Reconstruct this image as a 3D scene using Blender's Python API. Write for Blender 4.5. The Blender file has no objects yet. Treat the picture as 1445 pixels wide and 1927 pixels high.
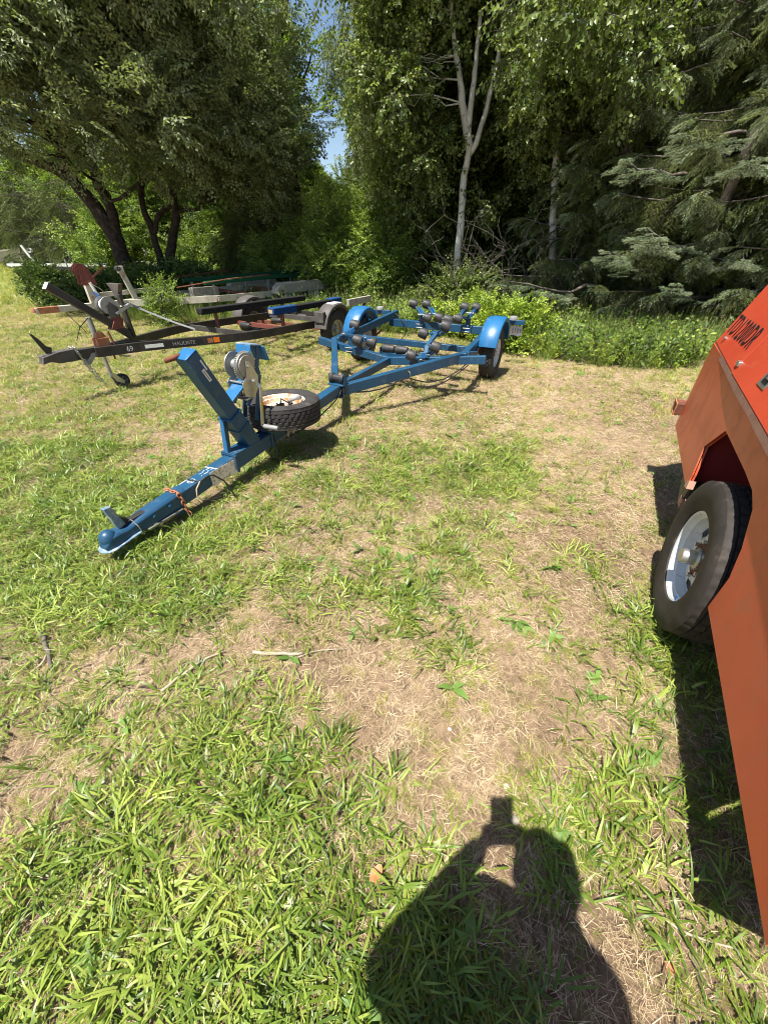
import bpy, bmesh, math, random
import numpy as np
from mathutils import Vector, Matrix, Euler

R = math.radians
rng = random.Random(7)
nr = np.random.RandomState(11)
scene = bpy.context.scene
COL = scene.collection

# ------------------------------------------------------------------ camera, sky, sun, exposure
CAM_H = 1.5
FPX = 724.0                       # focal length in pixels of the 1445 x 1927 photograph
PITCH = R(35.3)                   # the phone looks this far below the horizon
cam_d = bpy.data.cameras.new('camera'); cam = bpy.data.objects.new('camera', cam_d); COL.objects.link(cam)
cam.location = (0, 0, CAM_H); cam.rotation_euler = (R(90) - PITCH, 0, 0)
cam_d.sensor_fit = 'VERTICAL'; cam_d.sensor_height = 36.0; cam_d.lens = 36.0 * FPX / 1927.0
cam_d.clip_start = 0.005; cam_d.clip_end = 2000
scene.camera = cam

SUN_EL = R(67.2); SUN_AZ = R(39.9 + 180)          # azimuth clockwise from +Y
world = bpy.data.worlds.new('World'); scene.world = world; world.use_nodes = True
wt = world.node_tree; wt.nodes.clear()
def N(t, kind, **kw):
    n = t.nodes.new(kind)
    for k, v in kw.items():
        if k in n.inputs: n.inputs[k].default_value = v
        else: setattr(n, k, v)
    return n
sky = N(wt, 'ShaderNodeTexSky', sky_type='NISHITA', sun_disc=False, sun_elevation=SUN_EL, sun_rotation=SUN_AZ,
        altitude=300, air_density=1.0, dust_density=0.6, ozone_density=1.5)
tc = N(wt, 'ShaderNodeTexCoord'); mp = N(wt, 'ShaderNodeMapping'); mp.inputs['Scale'].default_value = (1, 1, 2.2)
mp.inputs['Location'].default_value = (0.35, 0.1, 0.0)
cn = N(wt, 'ShaderNodeTexNoise', Scale=2.6, Detail=7.0, Roughness=0.58)
cr = N(wt, 'ShaderNodeValToRGB'); cr.color_ramp.elements[0].position = 0.60; cr.color_ramp.elements[1].position = 0.74
cr.color_ramp.elements[1].color = (0.85, 0.85, 0.85, 1)
cmix = N(wt, 'ShaderNodeMixRGB'); cmix.inputs['Color2'].default_value = (10.5, 10.7, 11.0, 1)
bg = N(wt, 'ShaderNodeBackground', Strength=0.075); wo = N(wt, 'ShaderNodeOutputWorld')
wt.links.new(tc.outputs['Generated'], mp.inputs['Vector']); wt.links.new(mp.outputs[0], cn.inputs['Vector'])
wt.links.new(cn.outputs['Fac'], cr.inputs['Fac']); wt.links.new(cr.outputs['Color'], cmix.inputs['Fac'])
wt.links.new(sky.outputs['Color'], cmix.inputs['Color1']); wt.links.new(cmix.outputs['Color'], bg.inputs['Color'])
wt.links.new(bg.outputs[0], wo.inputs['Surface'])

sun_d = bpy.data.lights.new('sun', 'SUN'); sun = bpy.data.objects.new('sun', sun_d); COL.objects.link(sun)
sun_d.energy = 5.0; sun_d.angle = R(0.53); sun_d.color = (1.0, 0.955, 0.87)
to_sun = Vector((math.sin(SUN_AZ) * math.cos(SUN_EL), math.cos(SUN_AZ) * math.cos(SUN_EL), math.sin(SUN_EL)))
sun.rotation_euler = to_sun.to_track_quat('Z', 'Y').to_euler(); sun.location = (-6, -8, 20)

scene.view_settings.view_transform = 'Standard'; scene.view_settings.look = 'None'
scene.view_settings.gamma = 1.0; scene.view_settings.use_curve_mapping = False
scene.view_settings.exposure = 1.03
scene.render.engine = 'CYCLES'
scene.cycles.max_bounces = 6; scene.cycles.diffuse_bounces = 4; scene.cycles.glossy_bounces = 3
scene.cycles.transmission_bounces = 4; scene.cycles.transparent_max_bounces = 4
scene.cycles.use_denoising = True; scene.cycles.filter_width = 1.0
scene.cycles.sample_clamp_indirect = 6.0

# ------------------------------------------------------------------ surveying helpers: sight lines of the photograph -> points of the place
def ray(px, py):
    X = (px - 722.5) / FPX; Y = (py - 963.5) / FPX
    return Vector((X, math.cos(PITCH) - Y * math.sin(PITCH), -(math.sin(PITCH) + Y * math.cos(PITCH))))
def gnd(px, py, z=0.0):
    r = ray(px, py); t = (z - CAM_H) / r.z
    return Vector((0, 0, CAM_H)) + r * t
def at(px, py, y):
    r = ray(px, py); t = y / r.y
    return Vector((0, 0, CAM_H)) + r * t

# ------------------------------------------------------------------ materials
def new_mat(name):
    m = bpy.data.materials.new(name); m.use_nodes = True
    t = m.node_tree; t.nodes.clear()
    out = N(t, 'ShaderNodeOutputMaterial')
    return m, t, out
def pbr(name, c1, c2=None, rough=0.5, metal=0.0, scale=6.0, bump=0.0, bscale=60.0, dirt=None, dirt_amt=0.4, dscale=9.0, spec=0.5, coat=0.0, lo=0.35, hi=0.65, dmin=0.55, detail=6.0):
    """base colour varied by noise between c1 and c2, optional dirt/rust blotches, fine bump"""
    m, t, out = new_mat(name)
    b = N(t, 'ShaderNodeBsdfPrincipled', Roughness=rough, Metallic=metal)
    b.inputs['Specular IOR Level'].default_value = spec; b.inputs['Coat Weight'].default_value = coat
    geo = N(t, 'ShaderNodeTexCoord')
    c2 = c2 or c1
    n1 = N(t, 'ShaderNodeTexNoise', Scale=scale, Detail=detail, Roughness=0.65)
    t.links.new(geo.outputs['Object'], n1.inputs['Vector'])
    rp = N(t, 'ShaderNodeValToRGB'); e = rp.color_ramp.elements
    e[0].position = lo; e[1].position = hi; e[0].color = (*c1, 1); e[1].color = (*c2, 1)
    t.links.new(n1.outputs['Fac'], rp.inputs['Fac']); col = rp.outputs['Color']
    if dirt:
        n2 = N(t, 'ShaderNodeTexNoise', Scale=dscale, Detail=9.0, Roughness=0.7)
        t.links.new(geo.outputs['Object'], n2.inputs['Vector'])
        r2 = N(t, 'ShaderNodeValToRGB'); e2 = r2.color_ramp.elements
        e2[0].position = dmin; e2[1].position = dmin + 0.12; e2[1].color = (dirt_amt,) * 3 + (1,)
        t.links.new(n2.outputs['Fac'], r2.inputs['Fac'])
        mx = N(t, 'ShaderNodeMixRGB'); mx.inputs['Color2'].default_value = (*dirt, 1)
        t.links.new(r2.outputs['Color'], mx.inputs['Fac']); t.links.new(col, mx.inputs['Color1']); col = mx.outputs['Color']
        ra = N(t, 'ShaderNodeMath', operation='MULTIPLY_ADD'); ra.inputs[1].default_value = 0.35; ra.inputs[2].default_value = rough
        t.links.new(r2.outputs['Color'], ra.inputs[0]); t.links.new(ra.outputs[0], b.inputs['Roughness'])
    t.links.new(col, b.inputs['Base Color'])
    if bump:
        n3 = N(t, 'ShaderNodeTexNoise', Scale=bscale, Detail=4.0); t.links.new(geo.outputs['Object'], n3.inputs['Vector'])
        bp = N(t, 'ShaderNodeBump', Strength=bump, Distance=0.01); t.links.new(n3.outputs['Fac'], bp.inputs['Height'])
        t.links.new(bp.outputs[0], b.inputs['Normal'])
    t.links.new(b.outputs[0], out.inputs['Surface'])
    return m
def leaf_mat(name, cols, rough=0.45, trans=0.3, scale=3.0, spec=0.35, tcol=None):
    """foliage: colour varies from place to place and from sprig to sprig, light passes through"""
    m, t, out = new_mat(name)
    geo = N(t, 'ShaderNodeNewGeometry'); oi = N(t, 'ShaderNodeObjectInfo')
    n1 = N(t, 'ShaderNodeTexNoise', Scale=scale, Detail=5.0, Roughness=0.75)
    t.links.new(geo.outputs['Position'], n1.inputs['Vector'])
    ad = N(t, 'ShaderNodeMath', operation='MULTIPLY_ADD'); ad.inputs[1].default_value = 0.5
    sb = N(t, 'ShaderNodeMath', operation='SUBTRACT'); sb.inputs[1].default_value = 0.25
    t.links.new(oi.outputs['Random'], ad.inputs[0]); t.links.new(n1.outputs['Fac'], sb.inputs[0]); t.links.new(sb.outputs[0], ad.inputs[2])
    rp = N(t, 'ShaderNodeValToRGB'); e = rp.color_ramp.elements
    while len(e) < len(cols): e.new(0.5)
    for i, c in enumerate(cols):
        e[i].position = 0.2 + 0.6 * i / (len(cols) - 1); e[i].color = (*c, 1)
    t.links.new(ad.outputs[0], rp.inputs['Fac'])
    b = N(t, 'ShaderNodeBsdfPrincipled', Roughness=rough); b.inputs['Specular IOR Level'].default_value = spec
    tr = N(t, 'ShaderNodeBsdfTranslucent'); hs = N(t, 'ShaderNodeMixRGB', blend_type='MULTIPLY'); hs.inputs['Fac'].default_value = 1.0
    hs.inputs['Color2'].default_value = (*(tcol or (1.1, 1.2, 0.5)), 1)
    t.links.new(rp.outputs['Color'], b.inputs['Base Color']); t.links.new(rp.outputs['Color'], hs.inputs['Color1']); t.links.new(hs.outputs[0], tr.inputs['Color'])
    mx = N(t, 'ShaderNodeMixShader', Fac=trans)
    t.links.new(b.outputs[0], mx.inputs[1]); t.links.new(tr.outputs[0], mx.inputs[2]); t.links.new(mx.outputs[0], out.inputs['Surface'])
    return m

M = {}
M['blue'] = pbr('faded blue paint', (0.010, 0.052, 0.108), (0.013, 0.072, 0.148), rough=0.40, scale=3.0, dirt=(0.16, 0.15, 0.13), dirt_amt=0.35, dscale=14, bump=0.05, bscale=180)
M['blue_bright'] = pbr('bright blue fender paint', (0.015, 0.11, 0.26), (0.018, 0.135, 0.31), rough=0.38, scale=4, dirt=(0.2, 0.22, 0.24), dirt_amt=0.35, dscale=10, bump=0.04, bscale=40)
M['blue_worn'] = pbr('worn pale blue paint', (0.06, 0.16, 0.27), (0.20, 0.27, 0.34), rough=0.5, scale=16, dirt=(0.45, 0.45, 0.43), dirt_amt=0.8, dscale=22, dmin=0.5)
M['red'] = pbr('faded orange red paint', (0.50, 0.060, 0.026), (0.58, 0.078, 0.036), rough=0.38, scale=1.6, dirt=(0.48, 0.16, 0.09), dirt_amt=0.4, dscale=30, bump=0.03, bscale=120)
M['red_side'] = pbr('weathered red side paint', (0.50, 0.075, 0.034), (0.62, 0.095, 0.042), rough=0.36, scale=2.2, dirt=(0.42, 0.17, 0.08), dirt_amt=0.5, dscale=4, dmin=0.5, bump=0.03, bscale=60)
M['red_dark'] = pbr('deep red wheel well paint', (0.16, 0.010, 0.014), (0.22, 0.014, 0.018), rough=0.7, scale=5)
M['flange'] = pbr('dusty brown flange', (0.30, 0.15, 0.11), (0.38, 0.20, 0.15), rough=0.65, scale=18, dirt=(0.22, 0.09, 0.05), dirt_amt=0.7, dscale=30)
M['rubber'] = pbr('black tyre rubber', (0.028, 0.026, 0.026), (0.052, 0.049, 0.046), rough=0.78, scale=9, dirt=(0.15, 0.12, 0.095), dirt_amt=0.45, dscale=12, spec=0.3, bump=0.12, bscale=150)
M['rubber_brown'] = pbr('dusty brown black tyre rubber', (0.020, 0.017, 0.015), (0.042, 0.034, 0.029), rough=0.7, scale=7, dirt=(0.13, 0.105, 0.08), dirt_amt=0.4, dscale=9, spec=0.35, bump=0.12, bscale=150)
M['roller'] = pbr('black roller rubber', (0.022, 0.022, 0.023), (0.045, 0.043, 0.042), rough=0.55, scale=20, dirt=(0.12, 0.11, 0.10), dirt_amt=0.4, dscale=25)
M['cable'] = pbr('black cable', (0.015, 0.015, 0.016), rough=0.5)
M['cable_tan'] = pbr('tan wire insulation', (0.45, 0.38, 0.26), rough=0.5)
M['black_paint'] = pbr('worn black paint', (0.018, 0.016, 0.015), (0.045, 0.038, 0.033), rough=0.5, scale=5, dirt=(0.13, 0.055, 0.03), dirt_amt=0.6, dscale=8, dmin=0.58)
M['black_dull'] = pbr('sun faded black paint', (0.05, 0.045, 0.042), (0.10, 0.09, 0.082), rough=0.62, scale=7, dirt=(0.14, 0.07, 0.04), dirt_amt=0.5, dscale=12)
M['rust'] = pbr('brown rust', (0.10, 0.032, 0.018), (0.22, 0.075, 0.035), rough=0.85, scale=22, bump=0.3, bscale=160)
M['rust_red'] = pbr('red brown rusty paint', (0.13, 0.035, 0.026), (0.20, 0.055, 0.040), rough=0.7, scale=12, dirt=(0.30, 0.10, 0.05), dirt_amt=0.5, dscale=20)
M['rust_orange'] = pbr('orange rusty steel', (0.33, 0.11, 0.045), (0.46, 0.20, 0.10), rough=0.8, scale=14, dirt=(0.12, 0.04, 0.025), dirt_amt=0.8, dscale=18)
M['steel'] = pbr('zinc plated steel', (0.42, 0.41, 0.38), (0.58, 0.57, 0.53), rough=0.38, metal=0.85, scale=14, dirt=(0.20, 0.14, 0.09), dirt_amt=0.55, dscale=14)
M['steel_dull'] = pbr('dull galvanised steel', (0.30, 0.30, 0.29), (0.42, 0.42, 0.40), rough=0.5, metal=0.6, scale=12, dirt=(0.16, 0.09, 0.05), dirt_amt=0.5, dscale=12)
M['rim_cream'] = pbr('cream rim with rust', (0.62, 0.52, 0.36), (0.72, 0.64, 0.50), rough=0.5, scale=9, dirt=(0.42, 0.15, 0.04), dirt_amt=0.95, dscale=11, dmin=0.5)
M['rim_white'] = pbr('white painted rim with stains', (0.55, 0.56, 0.57), (0.68, 0.69, 0.70), rough=0.32, scale=7, dirt=(0.20, 0.085, 0.045), dirt_amt=0.9, dscale=16, dmin=0.56)
M['cream'] = pbr('weathered cream trailer paint', (0.38, 0.34, 0.26), (0.55, 0.51, 0.42), rough=0.6, scale=5, dirt=(0.28, 0.10, 0.045), dirt_amt=0.8, dscale=6, dmin=0.6)
M['white_metal'] = pbr('white painted metal', (0.72, 0.71, 0.67), (0.80, 0.79, 0.76), rough=0.5, scale=5, dirt=(0.30, 0.24, 0.18), dirt_amt=0.5, dscale=9)
M['carpet_black'] = pbr('black bunk carpet', (0.015, 0.015, 0.016), (0.035, 0.033, 0.032), rough=0.95, scale=30, bump=0.4, bscale=300, spec=0.1)
M['carpet_blue'] = pbr('blue bunk carpet', (0.012, 0.045, 0.13), (0.02, 0.07, 0.19), rough=0.95, scale=30, bump=0.4, bscale=300, spec=0.1)
M['carpet_green'] = pbr('dark green bunk carpet', (0.012, 0.06, 0.03), (0.02, 0.09, 0.045), rough=0.95, scale=20, spec=0.1)
M['wood_grey'] = pbr('bare grey board and shaded fender', (0.26, 0.23, 0.19), (0.40, 0.36, 0.30), rough=0.85, scale=14, bump=0.2, bscale=70)
M['wood_end'] = pbr('raw wood end grain', (0.42, 0.28, 0.14), (0.55, 0.40, 0.22), rough=0.8, scale=40)
M['white_print'] = pbr('white sticker', (0.70, 0.69, 0.65), (0.80, 0.79, 0.76), rough=0.6, scale=30)
M['grey_print'] = pbr('grey print', (0.30, 0.30, 0.29), rough=0.6)
M['black_print'] = pbr('black lettering', (0.012, 0.012, 0.013), rough=0.5)
M['yellow_print'] = pbr('yellow sticker', (0.60, 0.38, 0.05), rough=0.5)
M['orange_lens'] = pbr('orange reflector lens', (0.85, 0.17, 0.015), (0.95, 0.24, 0.02), rough=0.25, scale=60)
M['red_lens'] = pbr('red lamp lens', (0.35, 0.012, 0.01), rough=0.2)
M['grey_plastic'] = pbr('grey plastic', (0.20, 0.20, 0.20), (0.28, 0.28, 0.27), rough=0.5)
M['blue_print'] = pbr('blue sticker', (0.03, 0.16, 0.55), rough=0.5)
M['olive_paint'] = pbr('olive car paint', (0.14, 0.13, 0.09), (0.19, 0.17, 0.12), rough=0.3, coat=0.3)
M['glass_dark'] = pbr('dark window glass', (0.02, 0.025, 0.03), rough=0.08, spec=0.8)
M['dirt_white'] = pbr('worn white label on rust', (0.76, 0.72, 0.60), (0.85, 0.81, 0.70), rough=0.7, scale=30, dirt=(0.36, 0.14, 0.05), dirt_amt=1.0, dscale=42, dmin=0.5)
M['bark_dark'] = pbr('dark furrowed bark', (0.028, 0.022, 0.018), (0.085, 0.068, 0.055), rough=0.95, scale=11, bump=1.0, bscale=26, spec=0.1)
M['bark_grey'] = pbr('grey brown bark', (0.09, 0.075, 0.06), (0.19, 0.165, 0.14), rough=0.95, scale=9, bump=0.8, bscale=30, spec=0.1)
M['bark_birch'] = pbr('pale birch bark', (0.58, 0.55, 0.48), (0.78, 0.75, 0.68), rough=0.85, scale=4, dirt=(0.05, 0.04, 0.035), dirt_amt=0.9, dscale=7, dmin=0.55, bump=0.4, bscale=30)
M['twig'] = pbr('dead grey twig', (0.07, 0.058, 0.045), (0.16, 0.14, 0.115), rough=0.95, scale=12)
M['stick'] = pbr('bleached stick', (0.30, 0.24, 0.17), (0.44, 0.37, 0.27), rough=0.9, scale=25, bump=0.3)
M['jacket'] = pbr('dark jacket cloth', (0.03, 0.035, 0.05), (0.04, 0.045, 0.06), rough=0.9)
M['jeans'] = pbr('blue denim', (0.03, 0.05, 0.10), (0.045, 0.07, 0.13), rough=0.9)
M['skin'] = pbr('skin', (0.48, 0.28, 0.20), rough=0.55)
M['hair'] = pbr('brown hair', (0.04, 0.025, 0.015), rough=0.7)
M['phone'] = pbr('black phone', (0.02, 0.02, 0.02), rough=0.25)
M['pebble'] = pbr('pale stone', (0.45, 0.42, 0.37), (0.66, 0.63, 0.58), rough=0.8, scale=20)
M['leaf_orange'] = leaf_mat('dry orange leaf', [(0.55, 0.22, 0.09), (0.62, 0.30, 0.14)], trans=0.2)

L = {}
L['apple'] = leaf_mat('grey green orchard leaves', [(0.12, 0.165, 0.065), (0.25, 0.31, 0.14), (0.42, 0.48, 0.26)], scale=1.6, trans=0.36)
L['willow'] = leaf_mat('pale weeping leaves', [(0.14, 0.18, 0.06), (0.24, 0.30, 0.10), (0.36, 0.42, 0.18)], scale=1.2, trans=0.42)
L['birch'] = leaf_mat('glossy birch leaves', [(0.08, 0.12, 0.026), (0.16, 0.22, 0.05), (0.32, 0.38, 0.12)], scale=1.5, rough=0.38, spec=0.5, trans=0.4)
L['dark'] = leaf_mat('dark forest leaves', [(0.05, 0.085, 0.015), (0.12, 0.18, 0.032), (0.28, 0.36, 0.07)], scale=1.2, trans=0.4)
L['shrub'] = leaf_mat('fresh green shrub leaves', [(0.10, 0.18, 0.022), (0.21, 0.31, 0.04), (0.36, 0.46, 0.08)], scale=2.0, trans=0.4)
L['yellow'] = leaf_mat('yellow green bramble leaves', [(0.18, 0.28, 0.03), (0.32, 0.43, 0.05), (0.48, 0.56, 0.08)], scale=3.0, trans=0.35)
L['spruce'] = leaf_mat('olive spruce needles', [(0.07, 0.11, 0.022), (0.15, 0.20, 0.042), (0.26, 0.31, 0.085)], scale=2.0, trans=0.08)
L['spruce_tip'] = leaf_mat('blue green spruce tips', [(0.16, 0.21, 0.10), (0.26, 0.33, 0.17), (0.38, 0.45, 0.27)], scale=3.0, trans=0.08)
L['spruce_dry'] = leaf_mat('brown spruce needles', [(0.07, 0.05, 0.025), (0.12, 0.085, 0.045)], scale=3.0, trans=0.05)
L['weed'] = leaf_mat('dark weed leaves', [(0.05, 0.09, 0.02), (0.10, 0.16, 0.035), (0.17, 0.25, 0.06)], scale=2.0)
G = {}
G['crab'] = leaf_mat('crabgrass blades', [(0.058, 0.108, 0.013), (0.145, 0.215, 0.025), (0.34, 0.405, 0.08)], scale=1.4, trans=0.2, rough=0.4)
G['thin'] = leaf_mat('thin lawn grass', [(0.13, 0.17, 0.022), (0.27, 0.30, 0.042), (0.48, 0.44, 0.11)], scale=1.1, trans=0.2)
G['dry'] = leaf_mat('dry straw', [(0.34, 0.25, 0.14), (0.53, 0.41, 0.25), (0.74, 0.63, 0.42)], scale=4, trans=0.15, rough=0.6, tcol=(1.1, 1.0, 0.7))
G['tall'] = leaf_mat('tall meadow grass', [(0.14, 0.21, 0.04), (0.26, 0.35, 0.07), (0.42, 0.49, 0.15)], scale=1.2, trans=0.3)
G['weed'] = leaf_mat('broad leaf weed', [(0.08, 0.16, 0.025), (0.14, 0.25, 0.05), (0.20, 0.32, 0.08)], scale=5, trans=0.25)

# ground: sandy soil with dark humus, straw coloured thatch and green stubble patches
gm, t, out = new_mat('sandy lawn soil')
geo = N(t, 'ShaderNodeNewGeometry')
n1 = N(t, 'ShaderNodeTexNoise', Scale=0.9, Detail=6.0, Roughness=0.6); n2 = N(t, 'ShaderNodeTexNoise', Scale=26.0, Detail=8.0, Roughness=0.75)
n3 = N(t, 'ShaderNodeTexNoise', Scale=150.0, Detail=4.0, Roughness=0.7)
for n_ in (n1, n2, n3): t.links.new(geo.outputs['Position'], n_.inputs['Vector'])
r1 = N(t, 'ShaderNodeValToRGB'); e = r1.color_ramp.elements; e[0].position = 0.38; e[0].color = (0.24, 0.165, 0.11, 1); e[1].position = 0.62; e[1].color = (0.45, 0.335, 0.225, 1)
r2 = N(t, 'ShaderNodeValToRGB'); e = r2.color_ramp.elements; e[0].position = 0.36; e[0].color = (0.45, 0.42, 0.38, 1); e[1].position = 0.66; e[1].color = (1.15, 1.12, 1.08, 1)
mx = N(t, 'ShaderNodeMixRGB', blend_type='MULTIPLY'); mx.inputs['Fac'].default_value = 1
t.links.new(n1.outputs['Fac'], r1.inputs['Fac']); t.links.new(n2.outputs['Fac'], r2.inputs['Fac'])
t.links.new(r1.outputs[0], mx.inputs['Color1']); t.links.new(r2.outputs[0], mx.inputs['Color2'])
# farther off the lawn reads as one green and straw mass
sep = N(t, 'ShaderNodeSeparateXYZ'); t.links.new(geo.outputs['Position'], sep.inputs[0])
far = N(t, 'ShaderNodeMapRange'); far.inputs['From Min'].default_value = 9; far.inputs['From Max'].default_value = 16
t.links.new(sep.outputs['Y'], far.inputs['Value'])
r3 = N(t, 'ShaderNodeValToRGB'); e = r3.color_ramp.elements; e[0].position = 0.4; e[0].color = (0.16, 0.20, 0.05, 1); e[1].position = 0.62; e[1].color = (0.33, 0.34, 0.13, 1)
t.links.new(n1.outputs['Fac'], r3.inputs['Fac'])
mx2 = N(t, 'ShaderNodeMixRGB'); t.links.new(far.outputs[0], mx2.inputs['Fac']); t.links.new(mx.outputs[0], mx2.inputs['Color1']); t.links.new(r3.outputs[0], mx2.inputs['Color2'])
b = N(t, 'ShaderNodeBsdfPrincipled', Roughness=0.95); b.inputs['Specular IOR Level'].default_value = 0.15
bp = N(t, 'ShaderNodeBump', Strength=0.9, Distance=0.012); ad = N(t, 'ShaderNodeMath', operation='ADD')
t.links.new(n2.outputs['Fac'], ad.inputs[0]); t.links.new(n3.outputs['Fac'], ad.inputs[1]); t.links.new(ad.outputs[0], bp.inputs['Height'])
t.links.new(bp.outputs[0], b.inputs['Normal']); t.links.new(mx2.outputs[0], b.inputs['Base Color']); t.links.new(b.outputs[0], out.inputs['Surface'])
M['soil'] = gm

# ------------------------------------------------------------------ mesh helpers
def perp(d):
    d = Vector(d).normalized(); u = Vector((0, 0, 1))
    if abs(d.z) > 0.95: u = Vector((0, 1, 0)) if abs(d.y) < 0.9 else Vector((1, 0, 0))
    s = d.cross(u).normalized(); return s, s.cross(d).normalized()
class MB:
    def __init__(s): s.v = []; s.f = []
    def add(s, vs, fs):
        k = len(s.v); s.v += [tuple(p) for p in vs]; s.f += [tuple(i + k for i in f) for f in fs]; return s
    def box(s, lo, hi):
        x0, y0, z0 = lo; x1, y1, z1 = hi
        return s.add([(x0, y0, z0), (x1, y0, z0), (x1, y1, z0), (x0, y1, z0), (x0, y0, z1), (x1, y0, z1), (x1, y1, z1), (x0, y1, z1)],
                     [(0, 3, 2, 1), (4, 5, 6, 7), (0, 1, 5, 4), (1, 2, 6, 5), (2, 3, 7, 6), (3, 0, 4, 7)])
    def beam(s, a, b, w, h, up=(0, 0, 1), top=False):
        """rectangular bar from a to b; w across, h along up; top: a and b lie on its upper face"""
        a = Vector(a); b = Vector(b); d = (b - a).normalized(); sd = d.cross(Vector(up)).normalized(); u = sd.cross(d).normalized()
        if top: a = a - u * h / 2; b = b - u * h / 2
        vs = [p + sd * i * w / 2 + u * j * h / 2 for p in (a, b) for i, j in ((-1, -1), (1, -1), (1, 1), (-1, 1))]
        return s.add(vs, [(0, 1, 2, 3), (7, 6, 5, 4), (0, 4, 5, 1), (1, 5, 6, 2), (2, 6, 7, 3), (3, 7, 4, 0)])
    def tube(s, pts, r, n=8, cap=True):
        pts = [Vector(p) for p in pts]; rs = r if isinstance(r, (list, tuple)) else [r] * len(pts)
        rings = []; pu = None
        for i, p in enumerate(pts):
            d = (pts[min(i + 1, len(pts) - 1)] - pts[max(i - 1, 0)])
            if d.length < 1e-9: d = Vector((0, 0, 1))
            d.normalize()
            if pu is None: sd, u = perp(d)
            else:
                u = (pu - d * pu.dot(d)); u = u.normalized() if u.length > 1e-6 else perp(d)[1]; sd = d.cross(u)
            pu = u
            rings.append([p + (sd * math.cos(2 * math.pi * k / n) + u * math.sin(2 * math.pi * k / n)) * rs[i] for k in range(n)])
        vs = [q for rg in rings for q in rg]
        fs = [(i * n + k, i * n + (k + 1) % n, (i + 1) * n + (k + 1) % n, (i + 1) * n + k) for i in range(len(pts) - 1) for k in range(n)]
        if cap: fs += [tuple(range(n))[::-1], tuple((len(pts) - 1) * n + k for k in range(n))]
        return s.add(vs, fs)
    def lathe(s, prof, c, axis, n=32, close=False, mod=None):
        """prof: (distance along axis, radius); c centre; axis direction; mod(i, k) adds to the radius"""
        ax = Vector(axis).normalized(); sd, u = perp(ax); c = Vector(c); vs = []
        for i, (h, r) in enumerate(prof):
            for k in range(n):
                rr = r + (mod(i, k) if mod else 0); an = 2 * math.pi * k / n
                vs.append(c + ax * h + (sd * math.cos(an) + u * math.sin(an)) * rr)
        m = len(prof); q = range(m if close else m - 1)
        return s.add(vs, [(i * n + k, i * n + (k + 1) % n, ((i + 1) % m) * n + (k + 1) % n, ((i + 1) % m) * n + k) for i in q for k in range(n)])
    def prism(s, poly, ex, origin=(0, 0, 0), ax=(1, 0, 0), ay=(0, 0, 1)):
        """poly in the plane (ax, ay) at origin, extruded by the vector ex"""
        o = Vector(origin); ax = Vector(ax); ay = Vector(ay); ex = Vector(ex); n = len(poly)
        a = [o + ax * p[0] + ay * p[1] for p in poly]
        return s.add(a + [p + ex for p in a], [tuple(range(n))[::-1], tuple(range(n, 2 * n))] + [(i, (i + 1) % n, n + (i + 1) % n, n + i) for i in range(n)])
    def build(s, name, mat, parent=None, bevel=0, smooth=False, label=None):
        me = bpy.data.meshes.new(name); me.from_pydata(s.v, [], s.f); me.update()
        bm = bmesh.new(); bm.from_mesh(me); bmesh.ops.recalc_face_normals(bm, faces=bm.faces); bm.to_mesh(me); bm.free()
        return link(name, me, mat, parent, bevel, smooth, label)
def link(name, me, mat, parent=None, bevel=0, smooth=False, label=None):
    o = bpy.data.objects.new(name, me); COL.objects.link(o)
    if mat: me.materials.append(mat)
    if parent: o.parent = parent
    if smooth: me.shade_smooth()
    if smooth == 'auto' or bevel: me.shade_smooth(); me.set_sharp_from_angle(angle=R(35))
    if bevel:
        md = o.modifiers.new('bevel', 'BEVEL'); md.width = bevel; md.segments = 2; md.limit_method = 'ANGLE'; md.angle_limit = R(40)
    if label: o['label'] = label
    return o
def thing(name, label, cat, loc=(0, 0, 0), rz=0, group=None):
    o = bpy.data.objects.new(name, None); COL.objects.link(o); o.location = loc; o.rotation_euler = (0, 0, rz)
    o.empty_display_size = 0.2
    return tag(o, label, cat, group)
def tag(o, label, cat=None, group=None, kind=None):
    if label: o['label'] = label
    if cat: o['category'] = cat
    if group: o['group'] = group
    if kind: o['kind'] = kind
    return o
def text(name, s, size, mat, parent, loc, ex, ey, depth=0.0015, sx=1.0, label=None, font_shear=0, bold=0.0, space=1.0):
    """flat lettering: ex is the reading direction, ey the up direction of the letters"""
    cu = bpy.data.curves.new(name, 'FONT'); cu.body = s; cu.size = size; cu.extrude = depth / 2; cu.resolution_u = 3; cu.shear = font_shear; cu.offset = bold; cu.space_character = space
    tmp = bpy.data.objects.new(name, cu); COL.objects.link(tmp); bpy.context.view_layer.update()
    me = bpy.data.meshes.new_from_object(tmp); bpy.data.objects.remove(tmp)
    ex = Vector(ex).normalized(); ey = Vector(ey).normalized(); ez = ex.cross(ey).normalized()
    m = Matrix(((ex.x, ey.x, ez.x, loc[0]), (ex.y, ey.y, ez.y, loc[1]), (ex.z, ey.z, ez.z, loc[2]), (0, 0, 0, 1)))
    me.transform(m @ Matrix.Diagonal((sx, 1, 1, 1))); me.name = name
    return link(name, me, mat, parent, label=label)
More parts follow.
